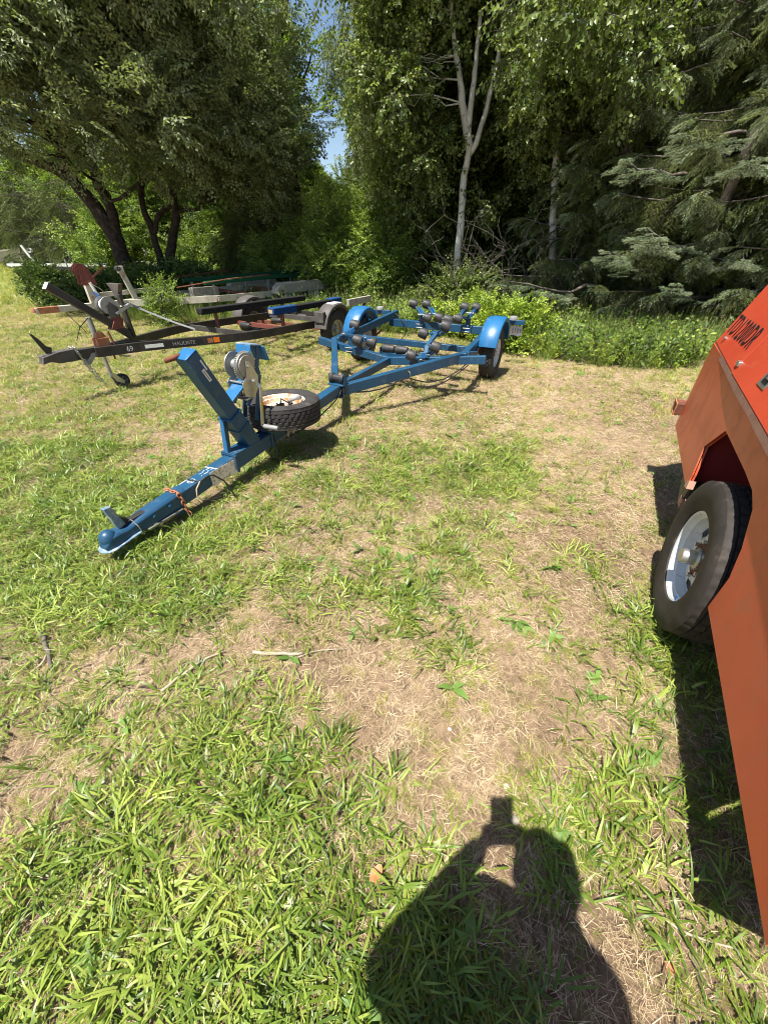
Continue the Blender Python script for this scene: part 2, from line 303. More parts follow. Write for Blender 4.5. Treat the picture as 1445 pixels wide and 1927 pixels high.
def chain(pts, link_len, r, name, mat, parent):
    """oval links strung along a polyline, alternately turned"""
    pts = [Vector(p) for p in pts]; mb = MB(); out = []; i = 0; pos = 0.0; seg = 0
    total = sum((pts[k + 1] - pts[k]).length for k in range(len(pts) - 1)); d = 0.0; k = 0
    while d < total:
        acc = 0
        for j in range(len(pts) - 1):
            ln = (pts[j + 1] - pts[j]).length
            if acc + ln >= d or j == len(pts) - 2: p = pts[j] + (pts[j + 1] - pts[j]) * ((d - acc) / ln); dr = (pts[j + 1] - pts[j]).normalized(); break
            acc += ln
        sd, u = perp(dr); a = sd if k % 2 else u
        loop = [p + dr * math.cos(q) * link_len * 0.62 + a * math.sin(q) * link_len * 0.34 for q in [2 * math.pi * i / 10 for i in range(11)]]
        m = MB().tube(loop, r, 5, cap=False); m.build(name, mat, parent, smooth=True)
        d += link_len * 0.86; k += 1

# ------------------------------------------------------------------ scatter: many small copies drawn by one object
def source(name, mb_list, mats):
    """an unlinked mesh object used as the pattern for scattered copies; mb_list holds (MB, material)"""
    me = bpy.data.meshes.new(name); vs = []; fs = []; mi = []
    for k, mb in enumerate(mb_list):
        b0 = len(vs); vs += mb.v; fs += [tuple(i + b0 for i in f) for f in mb.f]; mi += [k] * len(mb.f)
    me.from_pydata(vs, [], fs); me.update()
    for m in mats: me.materials.append(m)
    me.polygons.foreach_set('material_index', mi); me.shade_smooth()
    return bpy.data.objects.new(name, me)
def scatter(name, P, ROT, S, IDX, sources, parent=None):
    P = np.asarray(P, dtype=np.float32); n = len(P)
    me = bpy.data.meshes.new(name); me.vertices.add(n); me.vertices.foreach_set('co', P.ravel())
    a = me.attributes.new('rot', 'FLOAT_VECTOR', 'POINT'); a.data.foreach_set('vector', np.asarray(ROT, dtype=np.float32).ravel())
    a = me.attributes.new('scl', 'FLOAT', 'POINT'); a.data.foreach_set('value', np.asarray(S, dtype=np.float32))
    a = me.attributes.new('idx', 'INT', 'POINT'); a.data.foreach_set('value', np.asarray(IDX, dtype=np.int32))
    me.update()
    for s_ in sources:
        for m in s_.data.materials:
            if m.name not in [x.name for x in me.materials]: me.materials.append(m)
    o = bpy.data.objects.new(name, me); COL.objects.link(o)
    if parent: o.parent = parent
    ng = bpy.data.node_groups.new(name, 'GeometryNodeTree')
    ng.interface.new_socket('Geometry', in_out='INPUT', socket_type='NodeSocketGeometry'); ng.interface.new_socket('Geometry', in_out='OUTPUT', socket_type='NodeSocketGeometry')
    gi = ng.nodes.new('NodeGroupInput'); go = ng.nodes.new('NodeGroupOutput')
    jn = ng.nodes.new('GeometryNodeJoinGeometry')
    for s_ in reversed(sources):
        oi = ng.nodes.new('GeometryNodeObjectInfo'); oi.inputs['Object'].default_value = s_; oi.inputs['As Instance'].default_value = False
        g2 = ng.nodes.new('GeometryNodeGeometryToInstance'); ng.links.new(oi.outputs['Geometry'], g2.inputs[0]); ng.links.new(g2.outputs[0], jn.inputs[0])
    ip = ng.nodes.new('GeometryNodeInstanceOnPoints'); ip.inputs['Pick Instance'].default_value = True
    def attr(nm, ty):
        k = ng.nodes.new('GeometryNodeInputNamedAttribute'); k.data_type = ty; k.inputs['Name'].default_value = nm; return [x for x in k.outputs if x.enabled][0]
    er = ng.nodes.new('FunctionNodeEulerToRotation')
    ng.links.new(attr('rot', 'FLOAT_VECTOR'), er.inputs[0]); ng.links.new(er.outputs[0], ip.inputs['Rotation'])
    ng.links.new(attr('scl', 'FLOAT'), ip.inputs['Scale']); ng.links.new(attr('idx', 'INT'), ip.inputs['Instance Index'])
    ng.links.new(gi.outputs[0], ip.inputs['Points']); ng.links.new(jn.outputs[0], ip.inputs['Instance']); ng.links.new(ip.outputs[0], go.inputs[0])
    md = o.modifiers.new('scatter', 'NODES'); md.node_group = ng; o['kind'] = 'stuff'
    return o
def rot_from_z(dirs, twist):
    """Euler XYZ angles that turn +X of the pattern to the direction, with a twist about it"""
    out = []
    for d, w in zip(dirs, twist):
        d = Vector(d).normalized(); q = d.to_track_quat('X', 'Z'); e = (q.to_matrix() @ Matrix.Rotation(w, 3, 'X')).to_euler()
        out.append((e.x, e.y, e.z))
    return out
def noise2(x, y, seed=0):
    """smooth value noise in numpy, about -1..1"""
    x = np.asarray(x, float); y = np.asarray(y, float); rs = np.random.RandomState(seed); g = rs.uniform(-1, 1, (64, 64))
    xi = np.floor(x).astype(int); yi = np.floor(y).astype(int); fx = x - xi; fy = y - yi; fx = fx * fx * (3 - 2 * fx); fy = fy * fy * (3 - 2 * fy)
    a = g[xi % 64, yi % 64]; b = g[(xi + 1) % 64, yi % 64]; c = g[xi % 64, (yi + 1) % 64]; d = g[(xi + 1) % 64, (yi + 1) % 64]
    return (a * (1 - fx) + b * fx) * (1 - fy) + (c * (1 - fx) + d * fx) * fy
def fbm(x, y, seed=0, oct=4):
    s = 0; a = 1.0; t_ = 0
    for k in range(oct):
        s = s + a * noise2(np.asarray(x) * 2 ** k, np.asarray(y) * 2 ** k, seed + k); t_ += a; a *= 0.55
    return s / t_ * 1.6

# ------------------------------------------------------------------ the ground: one sheet, fine near the camera, running to the horizon
def gh(x, y):
    near = np.exp(-((np.asarray(x) ** 2 + (np.asarray(y) - 3) ** 2) / 250.0))
    return 0.022 * fbm(np.asarray(x) * 0.9 + 50, np.asarray(y) * 0.9 + 50, 3, 4) * near
def axis_steps(lo, hi, step, far):
    a = list(np.arange(lo, hi, step)); s = step
    while a[-1] < far: s *= 1.25; a.append(a[-1] + s)
    s = step
    while a[0] > -far: s *= 1.25; a.insert(0, a[0] - s)
    return np.array(a)
gx = axis_steps(-4, 4, 0.05, 700); gy = axis_steps(-0.6, 7, 0.05, 700)
X, Y = np.meshgrid(gx, gy); Z = gh(X, Y)
nx, ny = len(gx), len(gy)
co = np.stack([X.ravel(), Y.ravel(), Z.ravel()], 1).astype(np.float32)
ii, jj = np.meshgrid(np.arange(nx - 1), np.arange(ny - 1)); k0 = (jj * nx + ii).ravel()
fc = np.stack([k0, k0 + 1, k0 + nx + 1, k0 + nx], 1)
me = bpy.data.meshes.new('ground'); me.from_pydata(co.tolist(), [], fc.tolist()); me.update(); me.shade_smooth()
ground = link('ground', me, M['soil']); ground['kind'] = 'structure'

# ------------------------------------------------------------------ wheels and rollers
def tyre_mesh(Rr, Ri, W, n=160, tread='block', groove=0.007):
    """tyre round the Y axis, centred; tread blocks stand proud of the grooves"""
    h = W / 2; nb = 5; prof = []; band = []
    def add(y, r, bnd=-1): prof.append((y, r)); band.append(bnd)
    add(-h * 0.72, Ri); add(-h * 0.86, Ri + 0.008); add(-h * 0.97, Ri + (Rr - Ri) * 0.35); add(-h, Ri + (Rr - Ri) * 0.55); add(-h * 0.97, Ri + (Rr - Ri) * 0.78)
    add(-h * 0.90, Rr - 0.016); add(-h * 0.84, Rr - 0.006)
    tw = h * 1.62; y0 = -h * 0.81
    for i in range(nb):
        a = y0 + tw * i / nb; c = y0 + tw * (i + 1) / nb; g = tw / nb * 0.14
        crown = lambda y: Rr - 0.010 * (y / h) ** 2
        if i: add(a + g * 0.5, crown(a) - groove); 
        add(a + g, crown(a), i); add((a + c) / 2, crown((a + c) / 2), i); add(c - g, crown(c), i)
        if i < nb - 1: add(c - g * 0.5, crown(c) - groove)
    add(h * 0.84, Rr - 0.006); add(h * 0.90, Rr - 0.016); add(h * 0.97, Ri + (Rr - Ri) * 0.78); add(h, Ri + (Rr - Ri) * 0.55); add(h * 0.97, Ri + (Rr - Ri) * 0.35); add(h * 0.86, Ri + 0.008); add(h * 0.72, Ri)
    cnt = {}
    pos = []
    for b_ in band:
        cnt[b_] = cnt.get(b_, 0) + 1; pos.append(cnt[b_])
    def mod(i, k):
        b_ = band[i]
        if b_ < 0: return 0
        ph = (b_ % 2) * 2 + (1 if pos[i] == 2 else 0) * (1 if tread == 'zigzag' else 0)
        return (-groove * (0.4 if b_ in (0, nb - 1) else 1)) if (k + ph) % 4 == 0 else 0
    return MB().lathe(prof, (0, 0, 0), (0, 1, 0), n, close=False, mod=mod)
def wheel(parent, c, Rr, Ri, W, out=-1, tyre_mat='rubber', rim_mat='rim_white', tilt=None, dish=0.03, name='wheel', hub=True, label=None):
    """a wheel as a part with tyre, rim and hub below it; out: side (local y) the dish faces"""
    w = bpy.data.objects.new(name, None); COL.objects.link(w); w.parent = parent; w.location = c
    if tilt: w.rotation_euler = tilt
    if label: w['label'] = label
    ty = tyre_mesh(Rr, Ri, W); ty.build('tyre', M[tyre_mat], w, smooth='auto')
    h = W / 2 * 0.74; o = out
    prof = [(o * h, Ri + 0.006), (o * (h + 0.004), Ri + 0.002), (o * h, Ri - 0.006), (o * h * 0.72, Ri - 0.012), (o * h * 0.66, Ri - 0.022), (o * h * 0.2, Ri - 0.026), (o * (h * 0.1), Ri - 0.038), (o * (h * 0.1 - dish * 0.3), Ri * 0.62), (o * (h * 0.1 + dish * 0.5), Ri * 0.42), (o * (h * 0.1 + dish * 0.4), 0.045), (o * (h * 0.1 + dish * 0.4), 0.001)]
    MB().lathe(prof, (0, 0, 0), (0, 1, 0), 40).build('rim', M[rim_mat], w, smooth='auto')
    MB().lathe([(-o * h, Ri + 0.006), (-o * h * 0.6, Ri - 0.02), (o * h * 0.15, Ri - 0.03)], (0, 0, 0), (0, 1, 0), 32).build('rim_barrel', M[rim_mat], w, smooth='auto')
    yy = o * (h * 0.1 + dish * 0.4)
    if not hub:
        MB().lathe([(yy, 0.036), (yy + o * 0.001, 0.001)], (0, 0, 0), (0, 1, 0), 20).build('centre_hole', M['black_print'], w)
        return w
    MB().lathe([(yy, 0.036), (yy + o * 0.035, 0.034), (yy + o * 0.043, 0.026), (yy + o * 0.044, 0.001)], (0, 0, 0), (0, 1, 0), 20).build('hub', M['steel_dull'], w, smooth='auto')
    for k in range(5):
        a = 2 * math.pi * k / 5; px_, pz_ = math.cos(a) * 0.058, math.sin(a) * 0.058
        MB().tube([(px_, yy, pz_), (px_, yy + o * 0.018, pz_)], 0.010, 6).build('wheel_nut', M['steel'], w)
    return w
def roller(parent, c, axis, Lr=0.112, r=0.061, name='roller'):
    ax = Vector(axis).normalized(); h = Lr / 2
    prof = [(-h, 0.014), (-h, r * 0.74), (-h * 0.93, r * 0.82), (-h * 0.5, r * 0.93), (h * 0.1, r), (h * 0.8, r * 1.03), (h * 0.95, r * 0.97), (h, r * 0.88), (h * 0.97, r * 0.6), (h * 0.85, r * 0.5), (h * 0.85, 0.014)]
    o = MB().lathe(prof, c, ax, 20).build(name, M['roller'], parent, smooth='auto')
    MB().tube([Vector(c) - ax * (h + 0.012), Vector(c) + ax * (h + 0.012)], 0.008, 8).build('axle_pin', M['steel_dull'], o)
    return o
def fender(parent, c, Rf, W, mat, a0=-10, a1=190, name='fender', inner=None, flare=0.0, lab=None):
    """curved mudguard over a wheel; angles in degrees, 0 towards the rear"""
    vs = []; n = 22; prof = [(-W / 2, -0.035), (-W / 2, 0), (-W * 0.42, 0.014), (0, 0.020), (W * 0.42, 0.014), (W / 2, 0), (W / 2, -0.035)]
    mb = MB(); m = len(prof)
    for sgn in (0, 1):
        for i in range(n + 1):
            a = R(a0 + (a1 - a0) * i / n)
            for y, dr in prof:
                rr = Rf + dr - sgn * 0.004; yy = y * (1 - sgn * 0.04)
                vs.append((c[0] + math.cos(a) * rr, c[1] + yy, c[2] + math.sin(a) * rr))
    fs = []; K = (n + 1) * m
    for i in range(n):
        for j in range(m - 1):
            q = (i * m + j, i * m + j + 1, (i + 1) * m + j + 1, (i + 1) * m + j); fs.append(q); fs.append(tuple(K + x for x in q[::-1]))
    for i in range(n):
        for j in (0, m - 1): fs.append((i * m + j, (i + 1) * m + j, K + (i + 1) * m + j, K + i * m + j))
    for i in (0, n):
        for j in range(m - 1): fs.append((i * m + j, i * m + j + 1, K + i * m + j + 1, K + i * m + j))
    mb.add(vs, fs)
    return mb.build(name, mat, parent, smooth='auto', label=lab)

# ------------------------------------------------------------------ the blue roller trailer (local x runs to the rear, local y to the left)
BAZ = 27.13
bt = thing('boat_trailer', 'blue roller boat trailer with winch post, empty and resting its coupler on the grass', 'boat trailer', (-1.545, 1.62, 0), R(90 - BAZ))
SL = 0.0826
def bw(u): return 0.158 + SL * u
def bp_(u, v, dz=0): return Vector((u, -v, bw(u) + dz))
blue = M['blue']
MB().beam(bp_(0.30, 0), bp_(2.50, 0), 0.094, 0.094, top=True).build('tongue', blue, bt, bevel=0.006)
# front V rails, then parallel rails
def rail(path, name='side_rail'):
    m = MB()
    pts = [bp_(*p) for p in path]
    for i in range(len(pts) - 1): m.beam(pts[i], pts[i + 1], 0.062, 0.096, top=True)
    return m.build(name, blue, bt, bevel=0.005)
MB().beam(bp_(2.42, 0.045, -.002), bp_(3.76, 0.83, -.002), 0.07, 0.10, top=True).build('front_rail', blue, bt, bevel=0.005)
MB().beam(bp_(2.42, -0.045, -.002), bp_(3.74, -0.90, -.002), 0.07, 0.10, top=True).build('front_rail', blue, bt, bevel=0.005)
MB().beam(bp_(3.70, 0.835, .002), bp_(5.36, 0.80, .002), 0.065, 0.10, top=True).build('side_rail', blue, bt, bevel=0.005)
MB().beam(bp_(3.70, -0.90, .002), bp_(5.36, -0.78, .002), 0.065, 0.10, top=True).build('side_rail', blue, bt, bevel=0.005)
# V shaped front cross member, dropping to the middle, with ends that stick out past the rails
mid = Vector((3.55, 0.01, 0.365))
for sgn, ve in ((1, 1.08), (-1, 1.12)):
    e1 = Vector((3.74, -sgn * ve, 0.455)); MB().beam(mid, e1, 0.07, 0.085, top=True).build('cross_member', blue, bt, bevel=0.005)
MB().beam(bp_(2.50, 0.0, -.006), mid + Vector((0.02, 0, 0.002)), 0.055, 0.08, top=True).build('centre_brace', blue, bt, bevel=0.005)
MB().beam((4.16, 0.86, 0.44), (4.16, -0.80, 0.44), 0.06, 0.07, top=True).build('cross_member', blue, bt, bevel=0.005)
MB().beam((5.22, 0.78, 0.495), (5.22, -0.80, 0.495), 0.075, 0.10, top=True).build('rear_cross_member', blue, bt, bevel=0.005)
for s in (1, -1):   # end hangers below the rails
    MB().box((5.17, s * 0.79 - 0.035, 0.40), (5.36, s * 0.79 + 0.035, 0.535)).build('rail_hanger', blue, bt, bevel=0.004)
    MB().beam((3.74, s * 0.86, 0.44), (3.98, s * 0.90, 0.40), 0.05, 0.07).build('spring_hanger', blue, bt, bevel=0.004)
# axle, springs, wheels, mudguards
MB().beam((4.57, 0.95, 0.30), (4.57, -0.95, 0.30), 0.055, 0.055).build('axle', M['black_paint'], bt, bevel=0.004)
for s in (1, -1):
    sp = MB()
    for k in range(3): sp.tube([(4.57 + x * (1 - 0.18 * k), s * 0.80, 0.37 - 0.055 * (1 - x * x / 0.09) - 0.009 * k + 0.02) for x in np.linspace(-0.3, 0.3, 9)], 0.012, 6)
    sp.build('leaf_spring', M['rust'], bt)
wheel(bt, (4.57, -0.955, 0.305), 0.305, 0.165, 0.175, out=-1, rim_mat='rim_white')
wheel(bt, (4.57, 0.955, 0.305), 0.305, 0.165, 0.175, out=1, rim_mat='rim_white')
for s in (1, -1):
    f = fender(bt, (4.57, s * 0.965, 0.365), 0.350, 0.225, M['blue_bright'], a0=8, a1=168)
    MB().beam((4.57, s * 0.83, 0.56), (4.57, s * 0.93, 0.66), 0.04, 0.01).build('fender_bracket', blue, bt)
# rear lamp brackets, lamps and number plate
for s in (1, -1):
    MB().box((5.24, s * 1.02 - 0.17, 0.545), (5.30, s * 1.02 + 0.10, 0.60)).build('lamp_bracket', blue, bt, bevel=0.003)
    MB().lathe([(0, 0.055), (0.03, 0.055), (0.045, 0.045), (0.05, 0.001)], (5.27, s * 1.03, 0.60), (0, 0, 1), 20).build('tail_lamp', M['grey_plastic'], bt, smooth='auto')
    MB().box((5.303, s * 1.04 - 0.05, 0.53), (5.34, s * 1.04 + 0.05, 0.58)).build('lamp_lens', M['red_lens'], bt, bevel=0.004)
pl = MB(); gr = []
for i in range(7):
    for j in range(5): gr.append((5.31 + 0.012 * math.sin(i * 1.3 + j) + 0.006 * math.sin(j * 2.2), -1.0 - 0.028 * i, 0.40 + 0.030 * j))
fs = [(i * 5 + j, i * 5 + j + 1, (i + 1) * 5 + j + 1, (i + 1) * 5 + j) for i in range(6) for j in range(4)]
pl.add(gr, fs).build('number_plate', M['white_metal'], bt)
for k in range(4): MB().box((5.298, -1.035 - 0.034 * k, 0.43 + 0.01 * (k % 2)), (5.300, -1.050 - 0.034 * k, 0.49)).build('plate_mark', M['grey_print'], bt)

# roller groups: stand, rocking beam, two arms, rollers on each
def roller_group(c, pairs, stand_h, bar_dir=(1, 0, 0), tilt=18, label=None):
    """c: top of the rail or cross member; pairs: [(arm centre, [roller centres])]"""
    g = bpy.data.objects.new('roller_bracket', None); COL.objects.link(g); g.parent = bt; g.location = (0, 0, 0)
    if label: g['label'] = label
    c = Vector(c); top = c + Vector((0, 0, stand_h))
    MB().beam(c - Vector((0, 0, 0.10)), top, 0.075, 0.012, up=(1, 0, 0)).build('stand_plate', blue, g, bevel=0.003)
    for dz in (-0.075, -0.03):
        MB().tube([c + Vector((-0.065, 0.05, dz)), c + Vector((-0.065, -0.05, dz))], 0.006, 6).build('bolt', M['steel_dull'], g)
    for arm_c, rollers in pairs:
        arm_c = Vector(arm_c)
        a, b_ = Vector(rollers[0]), Vector(rollers[-1]); d = (b_ - a)
        ax = Vector((0.25, 1, 0.28)).normalized() if False else None
        MB().beam(top, arm_c, 0.045, 0.03).build('rocking_beam', M['blue'], g, bevel=0.003)
        for p in (a, b_):
            q = arm_c.lerp(p, 0.72)
            MB().prism([(-0.045, -0.03), (0.045, -0.03), (0.03, 0.03), (-0.03, 0.03)], (0, 0.008, 0), origin=(arm_c + q) / 2 + Vector((0, -0.045, 0)), ax=(q - arm_c).normalized() * max(1.0, (q - arm_c).length / 0.09), ay=(0, 0, 1)).build('arm_plate', M['blue_bright'], g, bevel=0.002)
            MB().tube([arm_c, q + Vector((0, 0, 0))], 0.011, 8).build('roller_arm', M['blue'], g)
        MB().tube([arm_c + Vector((0, -0.055, 0)), arm_c + Vector((0, 0.055, 0))], 0.013, 8).build('pivot_bolt', M['steel_dull'], g)
    return g
def RC(px, py, u):   # point of the trailer seen at a pixel, at rearward distance u
    r = ray(px, py); A = R(BAZ); ud = Vector((math.sin(A), math.cos(A), 0)); vd = Vector((math.cos(A), -math.sin(A), 0)); o = Vector((-1.545, 1.62, 0))
    t = (u - (Vector((0, 0, CAM_H)) - o).dot(ud)) / r.dot(ud); p = Vector((0, 0, CAM_H)) + r * t - o
    return Vector((p.dot(ud), -p.dot(vd), p.z))
def z2(x, y, u): return RC(560 + x / 3.284, 530 + y / 3.284, u)
AX = Vector((0.30, -1.0, -0.32))
gl = roller_group((3.66, 0.60, 0.43), [(z2(300, 325, 3.70), [z2(352, 268, 3.78), z2(285, 330, 3.70)]), (z2(400, 345, 3.62), [z2(370, 362, 3.58), z2(455, 375, 3.66)])], 0.10, label='roller bracket on the far front corner')
for p in ((352, 268, 3.80), (370, 362, 3.58), (455, 375, 3.68)): roller(gl, z2(*p), AX)
gk = bpy.data.objects.new('keel_roller_bracket', None); COL.objects.link(gk); gk.parent = bt
MB().box((3.66, -0.19, 0.335), (3.72, 0.19, 0.385)).build('cradle_bar', blue, gk, bevel=0.003)
for s in (-0.19, 0.185): MB().box((3.64, s - 0.004, 0.345), (3.74, s + 0.004, 0.44)).build('cradle_plate', blue, gk)
roller(gk, (3.69, 0.09, 0.425), (0, 1, 0), 0.155, 0.045); roller(gk, (3.69, -0.085, 0.425), (0, 1, 0), 0.155, 0.045)
gr_ = roller_group((3.64, -0.42, 0.40), [(z2(790, 450, 3.55), [z2(700, 455, 3.50), z2(850, 405, 3.52)]), (z2(860, 320, 3.82), [z2(775, 320, 3.80), z2(915, 272, 3.74), ])], 0.11, label='roller bracket on the near front corner')
for p in ((700, 455, 3.48), (850, 405, 3.50), (775, 320, 3.80), (912, 275, 3.70), (925, 238, 3.95)): roller(gr_, z2(*p), AX, 0.105, 0.058)
rb = roller_group((5.20, 0.30, 0.495), [(z2(765, 205, 5.08), [z2(715, 137, 5.2), z2(800, 225, 5.0)]), (z2(835, 200, 5.12), [z2(795, 140, 5.24), z2(868, 222, 5.04)])], 0.10, label='roller bracket on the far rear corner')
for p in ((715, 137, 5.22), (795, 140, 5.28), (800, 225, 5.0), (870, 222, 5.04)): roller(rb, z2(*p), AX)
rr = roller_group((5.20, -0.42, 0.495), [(z2(990, 215, 5.06), [z2(1030, 157, 5.2), z2(988, 228, 5.0)]), (z2(1065, 195, 5.14), [z2(1100, 160, 5.28), z2(1045, 215, 5.1)])], 0.09, label='roller bracket on the near rear corner')
for p in ((1030, 157, 5.22), (1100, 160, 5.28), (990, 230, 5.0)): roller(rr, z2(*p), AX)
# keel spool roller where the tongue meets the V
sp = bpy.data.objects.new('bow_roller_bracket', None); COL.objects.link(sp); sp.parent = bt
MB().box((2.36, -0.085, 0.352), (2.46, 0.085, 0.364)).build('bracket_plate', blue, sp, bevel=0.002)
for s in (-1, 1): MB().box((2.385, s * 0.083 - 0.003, 0.352), (2.44, s * 0.083 + 0.003, 0.45)).build('bracket_ear', blue, sp)
MB().lathe([(-0.075, 0.012), (-0.075, 0.042), (-0.05, 0.044), (-0.035, 0.030), (0.035, 0.030), (0.05, 0.044), (0.075, 0.042), (0.075, 0.012)], (2.412, 0, 0.415), (0, 1, 0), 20).build('spool_roller', M['roller'], sp, smooth='auto')
for s in (-1, 1): MB().tube([(2.41, s * 0.06, 0.37), (2.41, s * 0.06, 0.25)], 0.007, 6).build('u_bolt', M['steel_dull'], sp)
MB().box((2.36, -0.06, 0.238), (2.46, 0.06, 0.248)).build('clamp_plate', blue, sp)

# coupler
cp = bpy.data.objects.new('coupler', None); COL.objects.link(cp); cp.parent = bt; cp.location = (0.03, 0, 0.003)
slope = (1, 0, SL)
def cw(u, dz): return 0.158 + SL * u + dz
bdy = MB()
secs = [(-0.035, 0.030, -0.055, -0.028), (-0.02, 0.040, -0.062, -0.010), (0.02, 0.047, -0.066, 0.012), (0.06, 0.046, -0.068, 0.008), (0.10, 0.040, -0.068, -0.004), (0.15, 0.046, -0.070, 0.004), (0.22, 0.052, -0.074, 0.010), (0.50, 0.0525, -0.078, 0.012)]
vs = []
for u, hw, lo, hi in secs:
    vs += [(u, -hw, cw(u, lo)), (u, hw, cw(u, lo)), (u, hw, cw(u, hi - 0.014)), (u, hw - 0.014, cw(u, hi)), (u, -hw + 0.014, cw(u, hi)), (u, -hw, cw(u, hi - 0.014))]
fs = [(i * 6 + k, i * 6 + (k + 1) % 6, (i + 1) * 6 + (k + 1) % 6, (i + 1) * 6 + k) for i in range(len(secs) - 1) for k in range(6)] + [(0, 1, 2, 3, 4, 5), tuple(len(vs) - 6 + k for k in range(6))]
bdy.add(vs, fs).build('coupler_channel', blue, cp, bevel=0.004)
MB().lathe([(-0.03, 0.046), (-0.01, 0.047), (0.012, 0.041), (0.028, 0.028), (0.036, 0.012), (0.037, 0.0005)], (0.012, 0, cw(0.012, 0)), (0, 0, 1), 24).build('ball_socket', blue, cp, smooth='auto')
lip = [(0.16, -0.062), (0.05, -0.062)] + [(0.012 - 0.068 * math.sin(a), -0.066 * math.cos(a)) for a in np.linspace(0.2, math.pi - 0.2, 12)] + [(0.05, 0.062), (0.16, 0.062)]
MB().prism(lip, (0, 0, 0.007), origin=(0, 0, cw(0, -0.066)), ax=(1, 0, SL), ay=(0, 1, 0)).build('coupler_flange', M['blue_worn'], cp, bevel=0.002)
for s in (-1, 1): MB().box((0.20, s * 0.060 - 0.006, 0.095), (0.44, s * 0.060 + 0.006, 0.103)).build('side_flange', M['steel_dull'], cp)
MB().prism([(0.0, 0.0), (0.045, 0.015), (0.030, 0.075), (0.012, 0.15), (-0.028, 0.155), (-0.012, 0.07)], (0, 0.026, 0), origin=(0.075, -0.013, cw(0.08, 0.0)), ax=(1, 0, 0), ay=(0, 0, 1)).build('latch_lever', M['blue_worn'], cp, bevel=0.003)
MB().prism([(0, 0), (0.075, 0), (0.05, 0.045), (0.015, 0.06)], (0, 0.012, 0), origin=(0.085, -0.006, cw(0.09, 0.0)), ax=(1, 0, 0), ay=(0, 0, 1)).build('latch_spring_plate', M['black_paint'], cp)
for u in (0.26, 0.37):
    for s in (-1, 1): MB().tube([(u, s * 0.052, cw(u, -0.03)), (u, s * 0.064, cw(u, -0.03))], 0.011, 6).build('coupler_bolt', blue, cp)
MB().tube([(0.155, 0.054, cw(.155, -0.01)), (0.15, 0.03, cw(.15, 0.014)), (0.15, -0.03, cw(.15, 0.016)), (0.155, -0.056, cw(.155, -0.02)), (0.16, -0.058, cw(.16, -0.06))], 0.003, 6).build('safety_pin_wire', M['steel_dull'], cp)
MB().box((0.13, -0.020, cw(0.15, 0.010)), (0.27, 0.020, cw(0.2, 0.0135))).build('latch_slot', M['black_paint'], cp)
# safety chain over the tongue
chain([(0.475, 0.062, 0.13), (0.475, 0.052, 0.212), (0.475, 0.0, 0.214), (0.475, -0.054, 0.212), (0.485, -0.062, 0.16), (0.49, -0.058, 0.09), (0.50, -0.075, 0.035)], 0.034, 0.0045, 'chain_link', M['rust_orange'], bt)
chain([(0.44, -0.20, 0.012), (0.50, -0.26, 0.012), (0.50, -0.33, 0.012)], 0.034, 0.0045, 'chain_link', M['rust_orange'], bt)
MB().box((0.44, -0.03, 0.05), (0.50, 0.03, 0.112)).build('chain_lug', blue, bt)
# scratches of bare paint, painted marks and stickers
MB().box((0.735, -0.0475, cw(0.735, -0.0995)), (0.955, -0.0490, cw(0.94, -0.012))).build('worn_label', M['dirt_white'], bt)
ring = MB().lathe([(0, 0.022), (0, 0.0255)], (0, 0, 0), (0, 0, 1), 28)
ro = ring.build('painted_ring', M['white_print'], bt); ro.location = bp_(0.622, 0, 0.0012); ro.rotation_euler = (0, -math.atan(SL), 0)
text('painted_number', '12', 0.032, M['white_print'], bt, bp_(0.632, 0.016, 0.0012), (0, 1, 0), (-1, 0, -SL), depth=0.0006)
for i, (u, v, ln) in enumerate([(0.70, -0.012, 0.03), (0.735, -0.016, 0.018), (0.76, -0.012, 0.034), (0.69, 0.018, 0.012), (0.715, 0.016, 0.03), (0.75, 0.014, 0.012), (0.77, 0.017, 0.02), (0.50, 0.0, 0.02), (0.56, -0.040, 0.07)]):
    MB().beam(bp_(u, v, 0.0010), bp_(u + ln, v + 0.004 * (-1) ** i, 0.0010), 0.0028 + 0.0012 * (i % 3), 0.0008).build('paint_mark', M['white_print'], bt)
MB().beam(bp_(0.785, -0.048, 0.001), bp_(0.80, 0.047, 0.001), 0.007, 0.001).build('paint_line', M['white_print'], bt)
# winch post: a large square tube leaning forward, in a sleeve, with a front strut
post_lo = Vector((1.185, 0, 0.245)); post_hi = Vector((0.842, 0, 0.952)); pd = (post_hi - post_lo).normalized()
fr = Vector((0, 1, 0)).cross(pd).normalized()      # points forward/down or rearward/up
if fr.x < 0: fr = -fr                                # fr: rearward face normal
wp = bpy.data.objects.new('winch_post', None); COL.objects.link(wp); wp.parent = bt
up_lo = post_lo + pd * 0.26
MB().beam(up_lo, post_hi, 0.105, 0.100, up=fr).build('upper_tube', blue, wp, bevel=0.008)
MB().beam(post_lo, post_lo + pd * 0.30, 0.118, 0.113, up=fr).build('lower_sleeve', blue, wp, bevel=0.007)
for k, q in enumerate((0.19, 0.30)):
    c0 = post_lo + pd * q; MB().beam(c0 - pd * 0.006, c0 + pd * 0.006, 0.132, 0.127, up=fr).build('sleeve_collar', blue, wp, bevel=0.003)
MB().beam(post_hi - pd * 0.001, post_hi + pd * 0.006, 0.103, 0.098, up=fr).build('end_cap', M['blue_bright'], wp, bevel=0.004)
MB().tube([post_hi - fr * 0.045 + Vector((0.035, 0.035, 0.012)), post_hi - fr * 0.05 + pd * 0.012 + Vector((-0.01, 0.03, 0)), post_hi - fr * 0.06 + pd * 0.006 + Vector((-0.05, 0.055, 0.0))], [0.012, 0.015, 0.014], 10).build('rusty_hook', M['rust'], wp, smooth=True)
